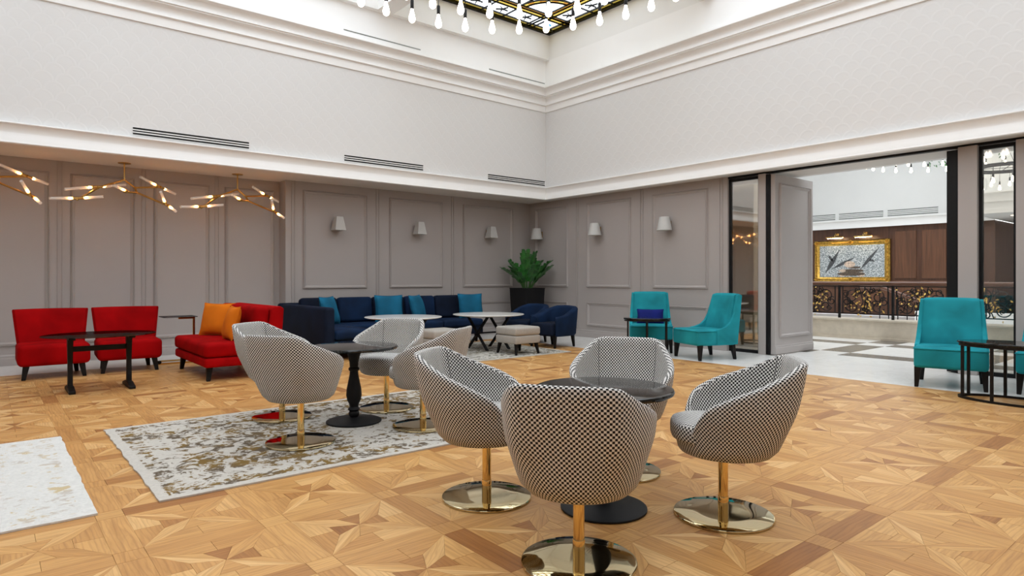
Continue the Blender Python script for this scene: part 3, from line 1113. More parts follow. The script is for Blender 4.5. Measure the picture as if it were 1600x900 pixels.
M['ventgrey'] = plain('grey_vent_slot', (0.22, 0.23, 0.22), 0.6, noise=0.1)
for k, (pa, pb, lb) in enumerate(((1250, 1305, 'left grey air grille on the white lobby wall above the painting'), (1311, 1380, 'middle grey air grille on the white lobby wall above the painting'), (1387, 1466, 'right grey air grille on the white lobby wall above the wood panels'))):
    def ylob(px):
        u = (px - 800) / F_PX
        return 22.1 * (AXV.y + RTV.y * u) / (AXV.x + RTV.x * u)
    ya, yb = ylob(pa), ylob(pb)
    grille('air_vent', lb, (22.098, ya, 3.17), (0, -1), ya - yb, 0.20, 4, 'ventgrey', 'lobby wall air grilles')

# ---- painting
pt = thing('framed_painting', 'large gilt framed grey mosaic picture of fish and shells on the wood wall', 'painting', (22.27, 9.17, 1.075))
PW, PH, FW = 2.40, 1.40, 0.17
hw = PW / 2
fp = [(0.0, 0.0), (0.0, 0.05), (0.03, 0.085), (0.06, 0.07), (0.09, 0.09), (0.13, 0.05), (FW, 0.03), (FW, 0.0)]
loops = []
for o, h in fp:
    loops.append([(-h, -hw + o, o), (-h, hw - o, o), (-h, hw - o, PH - o), (-h, -hw + o, PH - o)])
fr = MB().loft(loops, False, False).build('gilt_frame', 'gilt', pt, smooth=40)
orn = MB()
for (yy, zz) in [(-hw + .08, .08), (hw - .08, .08), (-hw + .08, PH - .08), (hw - .08, PH - .08), (0, .08), (0, PH - .08)]:
    for k in range(7):
        a = k * 2 * math.pi / 7
        orn.lathe([(0.001, -0.03), (0.03, -0.015), (0.035, 0), (0.03, 0.015), (0.001, 0.03)], 8, (-0.08, yy + 0.06 * math.cos(a), zz + 0.06 * math.sin(a)))
for zz in [0.2 + 0.125 * k for k in range(9)]:
    for yy in (-hw + .07, hw - .07):
        orn.lathe([(0.001, -0.03), (0.03, 0), (0.001, 0.03)], 8, (-0.085, yy + random.uniform(-.02, .02), zz))
orn.build('carved_ornament', 'gilt', fr, smooth=50)['kind'] = 'stuff'
cv = MB().box(-0.03, -0.01, -hw + FW, hw - FW, FW, PH - FW).build('canvas', 'mosaic', pt)


def blob(poly, mat, name, d=0.008):
    # poly in (u, v) of the picture, u to the right seen from the room, v up, both 0..1
    W, H = PW - 2 * FW, PH - 2 * FW
    pts = [(hw - FW - u * W, FW + v * H) for u, v in poly]
    MB().loft([[(-0.030, p, q) for p, q in pts], [(-0.030 - d, p, q) for p, q in pts]]).build(name, mat, cv)


def spindle(u0, v0, u1, v1, w):
    d = Vector((u1 - u0, v1 - v0))
    n = Vector((-d.y, d.x)).normalized()
    prof = [(0, 0), (0.15, 0.25), (0.35, 0.9), (0.5, 1.0), (0.7, 0.6), (0.88, 0.2), (1, 0)]
    up = [(u0 + d.x * t + n.x * w * h * 0.5, v0 + d.y * t + n.y * w * h) for t, h in prof]
    dn = [(u0 + d.x * t - n.x * w * h * 0.5, v0 + d.y * t - n.y * w * h) for t, h in reversed(prof[1:-1])]
    return up + dn


blob(spindle(0.09, 0.10, 0.33, 0.90, 0.075), 'fishgrey', 'painted_fish')
blob(spindle(0.17, 0.23, 0.58, 0.64, 0.05), 'fishgrey', 'painted_fish')
blob(spindle(0.62, 0.18, 0.94, 0.95, 0.05), 'fishgrey', 'painted_fish')
blob([(0.14, 0.66), (0.17, 0.55), (0.22, 0.52), (0.21, 0.58), (0.17, 0.68)], 'fishgrey', 'painted_fin')
blob([(0.78, 0.50), (0.86, 0.46), (0.84, 0.52), (0.79, 0.56)], 'fishgrey', 'painted_fin')


def ell(u, v, a, b, n=12):
    return [(u + a * math.cos(2 * math.pi * k / n), v + b * math.sin(2 * math.pi * k / n)) for k in range(n)]


for (u, v, a, b, m_) in ((0.50, 0.20, .20, .05, 'shelldark'), (0.50, 0.10, .22, .06, 'shelldark'), (0.48, 0.40, .085, .10, 'shellpink'), (0.55, 0.30, .10, .03, 'shelldark'), (0.37, 0.20, .05, .05, 'shellpink'), (0.44, 0.08, .06, .05, 'shellpink'), (0.65, 0.08, .06, .07, 'shellpink'), (0.36, 0.05, .035, .035, 'shellpink'), (0.46, 0.38, .02, .03, 'shelldark')):
    blob(ell(u, v, a, b), m_, 'painted_shell', 0.010 + random.random() * 0.006)
for k, yy in enumerate((9.62, 8.72)):
    t = thing('picture_lamp', ('left' if k == 0 else 'right') + ' brass picture lamp above the gilt framed painting', 'picture lamp', (22.27, yy, 2.56), 0, 'picture lamps over the painting')
    MB().tube([(0.0, 0, 0.12), (-0.12, 0, 0.16), (-0.2, 0, 0.08), (-0.22, 0, 0.02)], 0.012).build('arm', 'brasswarm', t, smooth=40)
    MB().box(-0.01, 0.03, -0.05, 0.05, 0.08, 0.16).build('wall_plate', 'brasswarm', t, bevel=0.005)
    MB().loft([[(-0.22 + 0.045 * math.cos(a), yv, 0.0 + 0.045 * math.sin(a)) for a in [R(-10 + 20 * q) for q in range(11)]] + [(-0.22 + 0.038 * math.cos(a), yv, 0.0 + 0.038 * math.sin(a)) for a in [R(-10 + 20 * q) for q in reversed(range(11))]] for yv in (-0.27, 0.27)]).build('hood', 'brasswarm', t, smooth=50)
    MB().tube([(-0.215, -0.24, -0.008), (-0.215, 0.24, -0.008)], 0.014).build('lamp_tube', 'piclight', t, smooth=40)

# ---- stone plinth and wrought-iron balustrade
struct(MB().box(13.3, 13.75, -3.5, 9.0, -0.012, 0.36).box(13.27, 13.78, -3.5, 9.0, 0.36, 0.395).box(13.285, 13.3, -3.5, 9.0, -0.012, 0.05).build('trim_10', 'stone', bevel=0.004))
bal = thing('balustrade', 'black wrought iron balustrade with gilded leaves on a stone plinth', 'balustrade', (13.52, 0, 0.395))
BH = 0.70
MB().tube([(0, -3.4, BH), (0, 9.0, BH)], 0.04, 12).build('handrail', 'rail', bal, smooth=40)
MB().box(-0.012, 0.012, -3.4, 9.0, BH - 0.065, BH - 0.045).build('top_bar', 'matteblack', bal)
MB().box(-0.012, 0.012, -3.4, 9.0, 0.09, 0.11).build('bottom_bar', 'matteblack', bal)
rr_ = random.Random(11)


def spiral(cy, cz, r, turns, a0, sg=1, n=26):
    return [(0, cy + sg * r * (1 - 0.75 * t / n) * math.cos(a0 + turns * 2 * math.pi * t / n), cz + r * (1 - 0.75 * t / n) * math.sin(a0 + turns * 2 * math.pi * t / n)) for t in range(n + 1)]


def scroll_panel(y0, w, gilded):
    iron = MB()
    for (cy, cz, r, tn, a0, sg) in ((0.12, 0.34, 0.09, 1.4, 1.0, -1), (0.88, 0.34, 0.09, 1.4, 1.0, 1), (0.36, 0.56, 0.06, 1.3, 2.0, 1), (0.64, 0.56, 0.06, 1.3, 2.0, -1), (0.24, 0.44, 0.15, 1.3, 0.3, 1), (0.24, 0.24, 0.12, 1.2, 3.4, 1), (0.76, 0.44, 0.15, 1.3, 0.3, -1), (0.76, 0.24, 0.12, 1.2, 3.4, -1), (0.5, 0.52, 0.08, 1.2, 1.5, 1), (0.5, 0.17, 0.07, 1.2, 4.0, -1)):
        iron.tube(spiral(y0 + cy * w, cz, r, tn, a0, sg), 0.011, 5)
    for k in range(14):
        iron.tube(spiral(y0 + w * rr_.uniform(.1, .9), rr_.uniform(.16, .56), rr_.uniform(.035, .085), rr_.uniform(.9, 1.5), rr_.uniform(0, 6.28), rr_.choice((-1, 1)), 16), 0.009, 5)
    for cy in (0.04, 0.5, 0.96):
        iron.box(-0.009, 0.009, y0 + cy * w - 0.009, y0 + cy * w + 0.009, 0.10, BH - 0.05)
    for cy in (0.38, 0.62):
        iron.tube([(0, y0 + cy * w, 0.10), (0, y0 + (cy + (0.5 - cy) * 0.7) * w, 0.33), (0, y0 + cy * w, BH - 0.06)], 0.010, 5)
    o = iron.build('scroll_panel', 'matteblack', bal, smooth=50)
    if gilded:
        gl = MB()
        for k in range(46):
            cy, cz = y0 + w * rr_.gauss(.5, .16), min(.62, max(.05, rr_.gauss(.34, .17)))
            a = rr_.uniform(0, 6.28)
            ln, wd = rr_.uniform(0.012, 0.04), rr_.uniform(0.008, 0.020)
            xo = rr_.uniform(-0.035, -0.012)
            c, s_ = math.cos(a), math.sin(a)
            pts = [(-ln, 0, 0), (-ln * 0.3, wd, -0.01), (ln * 0.4, wd * 0.7, -0.012), (ln, 0, -0.03), (ln * 0.4, -wd * 0.7, -0.012), (-ln * 0.3, -wd, -0.01)]
            ring = [(xo + h, cy + u * c - v * s_, cz + u * s_ + v * c) for u, v, h in pts]
            gl.loft([ring, [(p[0] - 0.008, p[1], p[2]) for p in ring]])
        gl.build('gilded_leaves', 'gold', o)


yy = -3.2
k = 0
while yy < 8.6:
    MB().box(-0.02, 0.02, yy - 0.02, yy + 0.02, 0.0, BH - 0.04).build('post', 'matteblack', bal)
    pan = yy + 0.05
    scroll_panel(pan, 0.92, True)
    yy += 1.0
    k += 1
# staircase running down behind it
struct(MB().box(16.2, 16.6, -3.5, 5.3, -0.012, 0.46).build('trim_11', 'white'))
st = thing('stair_rail', 'sloping wooden stair handrail on iron bars behind the balustrade', 'handrail', (14.9, 0, 0))
p0, p1 = Vector((0, 5.55, 1.02)), Vector((0, 3.6, 0.28))
MB().tube([p0 + Vector((0, 0.4, 0.0)), p0, p1, p1 + Vector((0, -0.6, -0.23))], 0.035, 10).build('handrail', 'rail', st, smooth=40)
for k in range(12):
    q = p0.lerp(p1, k / 11)
    MB().box(-0.008, 0.008, q.y - 0.008, q.y + 0.008, -0.012, q.z).build('iron_bar', 'matteblack', st)


# ---- bulbs on long sockets: ring chandeliers
def bulb_meshes(scale, bulbmat):
    s = scale
    prof = [(0.0005, -0.155), (0.012, -0.153), (0.026, -0.143), (0.034, -0.125), (0.036, -0.110), (0.032, -0.085), (0.022, -0.050), (0.0155, -0.025), (0.0135, 0.0)]
    bo = MB().lathe([(r * s, z * s) for r, z in prof], 16).build('bulb', bulbmat, None, smooth=60)
    so = MB().lathe([(0.0175 * s, -0.006), (0.0185 * s, 0.0), (0.0185 * s, 0.085 * s), (0.012 * s, 0.095 * s), (0.004, 0.10 * s)], 14).build('socket', 'matteblack', None, smooth=40)
    return so, bo


def ring_chandelier(name, label, center, rings, ztop, scale, bulbmat, leaves=False):
    t = thing(name, label, 'chandelier', (center[0], center[1], 0))
    so0, bo0 = bulb_meshes(scale, bulbmat)
    first = True
    for (rad, zb, n, ph) in rings:
        MB().loft([[(p * math.cos(a), p * math.sin(a), z) for (p, z) in ((rad - 0.02, ztop - 0.02), (rad + 0.02, ztop - 0.02), (rad + 0.02, ztop + 0.02), (rad - 0.02, ztop + 0.02))] for a in [2 * math.pi * k / 64 for k in range(64)]], ring=True).build('ring_tube', 'matteblack', t, smooth=40)
        zs = zb + 0.155 * scale
        cmesh = None
        for k in range(n):
            th = AX_A - (ph + 2 * math.pi * k / n)
            px, py = rad * math.cos(th), rad * math.sin(th)
            if first:
                so, bo = so0, bo0
                first = False
            else:
                so, bo = so0.copy(), bo0.copy()
                COL.objects.link(so)
                COL.objects.link(bo)
            so.parent = t
            so.location = (px, py, zs)
            bo.parent = so
            bo.location = (0, 0, 0)
            if cmesh is None:
                co = MB().tube([(0, 0, zs + 0.09 * scale), (0, 0, ztop)], 0.004, 5).build('cord', 'matteblack', t)
                cmesh = co.data
            else:
                co = bpy.data.objects.new('cord', cmesh)
                COL.objects.link(co)
                co.parent = t
            co.location = (px, py, 0)
    rmax = max(r[0] for r in rings)
    for k in range(4):
        a = k * math.pi / 2 + 0.4
        MB().tube([(rmax * math.cos(a), rmax * math.sin(a), ztop), (0.1 * math.cos(a), 0.1 * math.sin(a), ztop + 0.45)], 0.005, 5).build('suspension_wire', 'matteblack', t)
    MB().lathe([(0.09, ztop + 0.40), (0.09, ztop + 0.46), (0.02, ztop + 0.5), (0.02, ZC + 0.05)], 20).build('hub', 'matteblack', t, smooth=40)
    for k in range(2):
        a = k * math.pi / 2 + 0.4
        MB().tube([(-rmax * math.cos(a), -rmax * math.sin(a), ztop), (rmax * math.cos(a), rmax * math.sin(a), ztop)], 0.008, 6).build('spoke', 'matteblack', t)
    if leaves:
        lf = MB()
        q = random.Random(5)
        for k in range(160):
            th = AX_A - q.uniform(0.2, 1.1) - math.pi * 0.0
            rad = rmax + q.uniform(-.08, .08)
            c = Vector((rad * math.cos(th), rad * math.sin(th), ztop - q.uniform(0.0, 0.55)))
            d = Vector((q.uniform(-1, 1), q.uniform(-1, 1), q.uniform(-1, 0.3))).normalized() * q.uniform(.05, .10)
            e = d.orthogonal().normalized() * 0.03
            n_ = d.cross(e).normalized() * 0.003
            lf.loft([[c, c + d * .5 + e, c + d, c + d * .5 - e], [c + n_, c + d * .5 + e + n_, c + d + n_, c + d * .5 - e + n_]])
        lf.build('trailing_leaves', 'leaf', t)
    return t


ring_chandelier('bulb_chandelier', 'large ring chandelier of bare warm bulbs hanging under the skylights', (3.32, 4.02), ((2.0, 3.97, 41, R(2.3)), (1.36, 3.88, 28, R(3.1))), 5.15, 1.0, 'bulb')
ring_chandelier('bulb_chandelier', 'bare bulb chandelier with trailing leaves high in the lobby, through the doorway', (17.7, 4.85), ((2.0, 4.02, 30, R(3)), (1.5, 4.1, 22, R(5))), 4.75, 0.95, 'bulb_far', True)
ring_chandelier('bulb_chandelier', 'smaller low bulb chandelier in the lobby seen through the right glass panel', (17.2, 3.85), ((0.75, 3.22, 14, R(3)), (0.5, 3.27, 9, R(5))), 3.62, 0.8, 'bulb_far')


# ---- branching brass chandeliers over the recess
def branch_chandelier(loc, label):
    t = thing('branching_chandelier', label, 'chandelier', loc, 0, 'branching brass chandeliers under the soffit')
    sc = 0.00112

    def P(cx, cy, dy):
        x = (cx - 885) * sc
        z = -(cy - 100) * 0.00117 + x * 0.096
        return Vector((x, dy, z))
    MB().lathe([(0.075, -0.012), (0.085, -0.008), (0.085, 0.0)], 24).build('canopy', 'brasswarm', t, smooth=30)
    J0 = P(885, 310, 0)
    MB().tube([(0, 0, -0.01), J0], 0.011, 8).build('stem', 'brasswarm', t, smooth=40)
    J1, J2 = P(610, 405, -0.10), P(350, 570, -0.22)
    J3, J3e, J4, J5 = P(1010, 402, 0.05), P(1290, 408, -0.05), P(1020, 475, -0.05), P(1330, 660, -0.30)
    for a, b in ((J0, J1), (J1, J2), (J0, J3), (J3, J3e), (J3, J4), (J4, J5), (J4, P(860, 475, -0.15))):
        MB().tube([a, b], 0.0145, 8).build('arm', 'brasswarm', t, smooth=40)
    for j in (J0, J1, J3, J4):
        MB().lathe([(0.001, -0.018), (0.014, -0.012), (0.018, 0), (0.014, 0.012), (0.001, 0.018)], 12, j).build('knuckle', 'brasswarm', t, smooth=50)
    ends = [(P(560, 405, -0.10), P(232, 440, -0.20)), (P(590, 405, -0.10), P(900, 370, 0.0)), (P(350, 548, -0.22), P(78, 555, -0.34)), (P(385, 548, -0.22), P(622, 540, -0.30)),
            (P(1265, 395, -0.05), P(1030, 298, -0.25)), (P(1300, 410, -0.05), P(1500, 482, 0.1)), (P(900, 468, -0.15), P(735, 408, -0.3)), (P(1310, 640, -0.30), P(1222, 505, -0.50)), (P(1340, 660, -0.30), P(1400, 748, -0.48))]
    for a, b in ends:
        d = (b - a).normalized()
        ho = MB().tube([a - d * 0.015, a + d * 0.05], 0.021, 10).build('lamp_holder', 'brasswarm', t, smooth=40)
        bl = MB().tube([a + d * 0.052, a + d * 0.066, a + d * 0.085, a + d * 0.10], [0.010, 0.0155, 0.014, 0.004], 10).build('bulb', 'filament', ho, smooth=60)
        MB().tube([a + d * 0.046, a + d * 0.06, b], [0.020, 0.020, 0.019], 12).build('glass_tube', 'tube', t, smooth=50)
    return t


branch_chandelier((1.545, 10.74, ZS), 'branching brass chandelier with glass tubes above the red chairs')
branch_chandelier((3.12, 10.74, ZS), 'branching brass chandelier with glass tubes nearest the corner of the sofa wall')
branch_chandelier((-0.04, 10.74, ZS), 'branching brass chandelier cut off by the left picture edge')


# ---- slot vents on the upper back wall
def yplane(px, py, Yp):
    u = (px - 800) / F_PX
    dx, dy = AXV.x + RTV.x * u, AXV.y + RTV.y * u
    d = Yp / dy
    return d * dx, CAM_H - (py - HORIZON) * d / F_PX


for k, (pa, ya, pb, lb) in enumerate(((207.5, 198.0, 389, 'longest black slot air vent at the left of the upper back wall'), (538, 241.5, 661, 'middle black slot air vent low on the upper back wall'), (762.5, 271.5, 851, 'black slot air vent beside the corner of the upper walls'))):
    x0, zt = yplane(pa, ya, YU)
    x1, _ = yplane(pb, ya, YU)
    grille('air_vent', lb, (x0, YU - 0.001, zt - 0.105), (1, 0), x1 - x0, 0.10, 3, 'dark', 'slot vents on the upper back wall')
for k, (pa, ya, pb, lb) in enumerate(((537, 45, 657, 'thin slit vent above the cornice, left of two'), (764, 107, 851, 'thin slit vent above the cornice beside the corner'))):
    x0, zt = yplane(pa, ya, YU - 0.013)
    x1, _ = yplane(pb, ya, YU - 0.013)
    t = thing('slit_vent', lb, 'air vent', (x0, YU - 0.0125, zt - 0.02), 0, 'slit vents above the cornice')
    MB().box(0, x1 - x0, -0.004, 0, 0, 0.016).build('slit', 'ventgrey', t)
    MB().box(0, x1 - x0, -0.012, 0, 0.016, 0.026).build('lip', 'white', t)


# ---- wall sconces
def sconce(loc, rz, round_, label):
    t = thing('wall_sconce', label, 'wall lamp', loc, rz, 'tapered wall sconces')
    # local -y points into the room
    MB().box(-0.035, 0.035, -0.018, 0.0, -0.09, 0.06).build('wall_plate', 'brasswarm', t, bevel=0.004)
    MB().tube([(0, -0.01, -0.04), (0, -0.15, -0.04)], 0.012, 8).build('arm', 'brasswarm', t, smooth=40)
    cy = -0.15
    if round_:
        n = 28
        ring = [(math.cos(2 * math.pi * k / n), math.sin(2 * math.pi * k / n)) for k in range(n)]
        r0, r1 = 0.135, 0.088
    else:
        ring = [(-1, -1), (1, -1), (1, 1), (-1, 1)]
        r0, r1 = 0.100, 0.060
    lo = [[(r * c, cy + r * s, z) for c, s in ring] for r, z in ((r0, -0.115), (r1, 0.125), (r1 - 0.006, 0.125), (r0 - 0.006, -0.115))]
    MB().loft(lo, ring=True).build('shade', 'shade_grey', t, smooth=30 if round_ else None)
    MB().lathe([(0.02, -0.05), (0.028, -0.03), (0.028, 0.03), (0.012, 0.06)], 14, (0, cy, -0.02)).build('lamp_body', 'shade_grey', t, smooth=50)
    return t


for px, lb in ((529, 'left sconce on the sofa wall, beside the recess edge'), (656, 'middle sconce on the sofa wall'), (768, 'sconce on the sofa wall nearest the potted plant')):
    sconce((xa(px, YA - 0.15), YA, 2.17), 0, False, 'faceted pale ' + lb)
for yv, lb in ((10.31, 'farthest, above the plant'), (8.58, 'in the middle panel'), (6.89, 'nearest the doorway')):
    sconce((XB, yv + 0.12, 2.17), -math.pi / 2, True, 'round pale tapered sconce on the right wall, ' + lb)

# ================================================================== RUGS
def rug(name, x0, x1, y0, y1, mat, label):
    hx, hy = (x1 - x0) / 2, (y1 - y0) / 2
    q = random.Random(int(x1 * 100))
    nx, ny = 40, 28
    vs, fs = [], []
    for j in range(ny + 1):
        for i in range(nx + 1):
            u, v = -hx + 2 * hx * i / nx, -hy + 2 * hy * j / ny
            if i in (0, nx):
                u += q.uniform(-.006, .006)
            if j in (0, ny):
                v += q.uniform(-.003, .003)
            edge = i in (0, nx) or j in (0, ny)
            vs.append((u, v, 0.011 + (0 if edge else q.uniform(-.0008, .0008))))
    for j in range(ny):
        for i in range(nx):
            a = j * (nx + 1) + i
            fs.append((a, a + 1, a + nx + 2, a + nx + 1))
    # skirt
    rim = [i for i in range(nx + 1)] + [j * (nx + 1) + nx for j in range(1, ny + 1)] + [ny * (nx + 1) + i for i in range(nx - 1, -1, -1)] + [j * (nx + 1) for j in range(ny - 1, 0, -1)]
    n0 = len(vs)
    vs += [(vs[r][0], vs[r][1], 0.001) for r in rim]
    for k in range(len(rim)):
        k2 = (k + 1) % len(rim)
        fs.append((rim[k2], rim[k], n0 + k, n0 + k2))
    fs.append(tuple(n0 + k for k in reversed(range(len(rim)))))
    me = bpy.data.meshes.new(name)
    me.from_pydata(vs, [], fs)
    o = finish(me, name, mat, None, 40)
    o.location = ((x0 + x1) / 2, (y0 + y1) / 2, 0)
    return tag(o, label, 'rug', 'distressed rugs on the parquet')


rug('area_rug', 0.71, 3.65, 3.82, 5.90, mat_rug('taupe_distressed_rug', (0.58, 0.545, 0.49), (0.13, 0.10, 0.07), (0.20, 0.125, 0.04), 1.02, (1.47, 1.04), 2.0), 'cream and taupe distressed rug under the middle group of checked chairs')
rug('area_rug', -2.5, 0.43, 3.82, 5.86, mat_rug('pale_distressed_rug', (0.70, 0.685, 0.655), (0.52, 0.47, 0.42), (0.55, 0.44, 0.27), 0.75, (1.465, 1.02), 9.0), 'pale cream worn rug cut off by the left edge')
rug('area_rug', 4.63, 7.34, 7.37, 9.6, mat_rug('grey_distressed_rug', (0.56, 0.54, 0.49), (0.15, 0.14, 0.12), (0.19, 0.16, 0.11), 1.04, (1.355, 1.115), 21.0), 'cream and grey rug under the white tables by the blue sofa')


# ================================================================== CHECKED SWIVEL CHAIRS
def sup_r(ph, a, b, n):
    return (abs(math.cos(ph) / a) ** n + abs(math.sin(ph) / b) ** n) ** (-1 / n)


RIM = [(0, .805), (33, .804), (41, .795), (48, .772), (58, .738), (75, .692), (95, .646), (108, .612), (117, .580), (125, .530), (133, .472), (142, .428), (155, .407), (180, .40)]
SCL = [(.325, .74), (.331, .785), (.345, .82), (.38, .86), (.44, .90), (.52, .945), (.60, .98), (.70, 1.0), (.81, 1.0)]
PLAN = [(-20, .285), (0, .272), (20, .286), (36, .326), (46, .330), (60, .321), (80, .322), (97, .328), (112, .324), (130, .312), (150, .288), (165, .276), (180, .272), (195, .276)]


def plan_r(deg):
    d = abs(deg)
    for k in range(1, len(PLAN) - 2):
        if PLAN[k][0] <= d <= PLAN[k + 1][0]:
            (x0, y0), (x1, y1), (x2, y2), (x3, y3) = PLAN[k - 1:k + 3]
            t = (d - x1) / (x2 - x1)
            m1 = (y2 - y0) / (x2 - x0) * (x2 - x1)
            m2 = (y3 - y1) / (x3 - x1) * (x2 - x1)
            return (2 * t ** 3 - 3 * t * t + 1) * y1 + (t ** 3 - 2 * t * t + t) * m1 + (3 * t * t - 2 * t ** 3) * y2 + (t ** 3 - t * t) * m2
    return PLAN[-2][1]


def tub_r(deg, z):
    w = min(1.0, max(0.0, (z - .33) / .22))
    return (.292 * (1 - w) + plan_r(deg) * w) * lerp_tab(SCL, z)


def tub_shell_mesh():
    NA, NH = 96, 12
    Z0 = .325
    me_v, me_f, uvs = [], [], []

    def pt(deg, z, off):
        # deg 0 = back (+y), measured round to the front (-y)
        ph = R(90 - deg)
        r = tub_r(deg, z) - off
        x, y_ = r * math.cos(ph), r * math.sin(ph)
        back = max(0.0, math.cos(R(deg)))
        y_ += (z - Z0) * 0.19 * back + 0.015
        return (x, y_, z)
    per = [0.0]
    prev = pt(-180, .55, 0)
    for i in range(1, NA + 1):
        p = pt(-180 + 360 * i / NA, .55, 0)
        per.append(per[-1] + math.dist(p, prev))
        prev = p
    off_u = per[-1] / 2
    th = 0.038
    rows = []
    for i in range(NA + 1):
        deg = -180 + 360 * i / NA
        h = lerp_tab(RIM, abs(deg))
        col = []
        for k in range(NH + 1):                       # outer, bottom to top
            z = Z0 + (h - .012 - Z0) * k / NH
            col.append((pt(deg, z, 0), z))
        col.append((pt(deg, h - .003, .006), h))
        col.append((pt(deg, h, .016), h + .012))
        col.append((pt(deg, h - .003, .032), h + .026))
        zin = .40
        for k in range(NH + 1):                       # inner, top to bottom
            z = h - .012 - (h - .012 - zin) * k / NH if h - .012 > zin else h - .012 - 0.001 * k
            col.append((pt(deg, z, th), 3.0 - z))
        rows.append(col)
    K = len(rows[0])
    for i in range(NA):
        for k in range(K):
            me_v.append(rows[i][k][0])
    for i in range(NA):
        i2 = (i + 1) % NA
        for k in range(K - 1):
            me_f.append((i * K + k, i2 * K + k, i2 * K + k + 1, i * K + k + 1))
            u0, u1 = per[i] - off_u, per[i + 1] - off_u
            if k == NH + 3:
                ha, hb = rows[i][k][1], rows[i + 1][k][1]
                uvs += [(u0, ha), (u1, hb), (u1, hb + .012), (u0, ha + .012)]
                continue
            uvs += [(u0, rows[i][k][1]), (u1, rows[i + 1][k][1]), (u1, rows[i + 1][k + 1][1]), (u0, rows[i][k + 1][1])]
    # closed underside
    me_f.append(tuple(i * K for i in reversed(range(NA))))
    uvs += [(me_v[i * K][0], me_v[i * K][1]) for i in reversed(range(NA))]
    me = bpy.data.meshes.new('shell')
    me.from_pydata(me_v, [], me_f)
    ul = me.uv_layers.new(name='weave')
    ul.data.foreach_set('uv', [c for p in uvs for c in p])
    me.polygons.foreach_set('use_smooth', [True] * len(me.polygons))
    me.set_sharp_from_angle(angle=R(50))
    return me


def uv_planar_cushion(name, loops, mat, parent):
    """loops from bottom rim up to the crown; weave uv from xy on top and arc on the sides"""
    vs, fs, uvs = [], [], []
    k = len(loops[0])
    for lp in loops:
        vs += lp
    arc = [0.0]
    for j in range(k):
        arc.append(arc[-1] + math.dist(loops[0][j], loops[0][(j + 1) % k]))
    nside = 5
    for i in range(len(loops) - 1):
        for j in range(k):
            j2 = (j + 1) % k
            q = (i * k + j, i * k + j2, (i + 1) * k + j2, (i + 1) * k + j)
            fs.append(q)
            if i < nside:
                uvs += [(arc[j], vs[q[0]][2]), (arc[j + 1], vs[q[1]][2]), (arc[j + 1], vs[q[2]][2]), (arc[j], vs[q[3]][2])]
            else:
                uvs += [(vs[v][0], vs[v][1]) for v in q]
    top = tuple((len(loops) - 1) * k + j for j in range(k))
    fs.append(top)
    uvs += [(vs[v][0], vs[v][1]) for v in top]
    bot = tuple(j for j in reversed(range(k)))
    fs.append(bot)
    uvs += [(vs[v][0], vs[v][1]) for v in bot]
    me = bpy.data.meshes.new(name)
    me.from_pydata(vs, [], fs)
    ul = me.uv_layers.new(name='weave')
    ul.data.foreach_set('uv', [c for p in uvs for c in p])
    return finish(me, name, mat, parent, 60)


def make_swivel(loc, rz, label):
    t = thing('swivel_chair', label, 'chair', loc, rz, 'black and white checked swivel chairs')
    finish(tub_shell_mesh(), 'shell', 'check', t)
    loops = []
    for sc_, z in ((.93, .396), (.965, .402), (.985, .415), (.99, .45), (.98, .468), (.95, .481), (.86, .489), (.6, .494), (.3, .496)):
        lp = []
        for j in range(64):
            ph = 2 * math.pi * j / 64
            r = sup_r(ph, .226, .226, 2.6) * sc_
            x, y_ = r * math.cos(ph), r * math.sin(ph)
            y_ = y_ * 1.03 - 0.030 if y_ < 0 else y_ * 0.92 - 0.030
            lp.append((x, y_, z))
        loops.append(lp)
    uv_planar_cushion('seat_cushion', loops, 'check', t)
    MB().lathe([(0.024, 0.016), (0.024, 0.335)], 28).build('pole', 'brass', t, smooth=40)
    MB().lathe([(0.0255, 0.016), (0.0262, 0.06), (0.0262, 0.098), (0.0255, 0.10)], 28).build('pole_collar', 'brass', t, smooth=30)
    MB().lathe([(0.238, 0.0), (0.244, 0.003), (0.245, 0.009), (0.243, 0.0135), (0.238, 0.0155), (0.12, 0.016), (0.03, 0.0165)], 72).build('base_disc', 'brassdisc', t, smooth=25)
    MB().lathe([(0.235, -0.0), (0.235, 0.002)], 48).build('base_pad', 'matteblack', t)
    MB().box(-0.09, 0.09, -0.09, 0.09, 0.318, 0.327).build('swivel_plate', 'matteblack', t, bevel=0.003)
    # seams down the inside of the back
    for s in (-1, 1):
        pts = []
        for k in range(9):
            z = .47 + .31 * k / 8
            deg = s * 40
            ph = R(90 - deg)
            r = tub_r(deg, z) - .0385
            pts.append((r * math.cos(ph), r * math.sin(ph) + (z - .325) * .19 * math.cos(R(deg)) + .015, z))
        MB().tube(pts, 0.0018, 5).build('back_seam', 'seam', t)
    return t


T1c, T2c = Vector((2.484, 2.258)), Vector((2.349, 4.905))
swv = make_swivel((2.113, 2.778, 0), face_dir(T1c.x - 2.113, T1c.y - 2.778), 'checked swivel chair at the left of the front black table')
SWR = 0.012   # top of the rug
for (x, y, z, tc_, lb, da) in (
        (1.928, 1.892, 0, T1c, 'checked swivel chair nearest the camera with its back turned', 0.03),
        (2.878, 1.805, 0, T1c, 'checked swivel chair at the right of the front black table', 0.0),
        (3.04, 2.62, 0, T1c, 'checked swivel chair behind the front black table', 0.0),
        (1.95, 5.453, SWR, T2c, 'checked swivel chair on the rug partly hidden at the far left of the rear table', 0.0),
        (1.753, 4.525, SWR, T2c, 'checked swivel chair on the rug in front left of the rear table', 0.0),
        (2.819, 5.218, SWR, T2c, 'checked swivel chair behind the rear table facing the camera', 0.0),
        (2.707, 4.404, SWR, T2c, 'checked swivel chair at the right of the rear table on the rug', 0.0)):
    dup(swv, (x, y, z), face_dir(tc_.x - x, tc_.y - y) + da, lb)


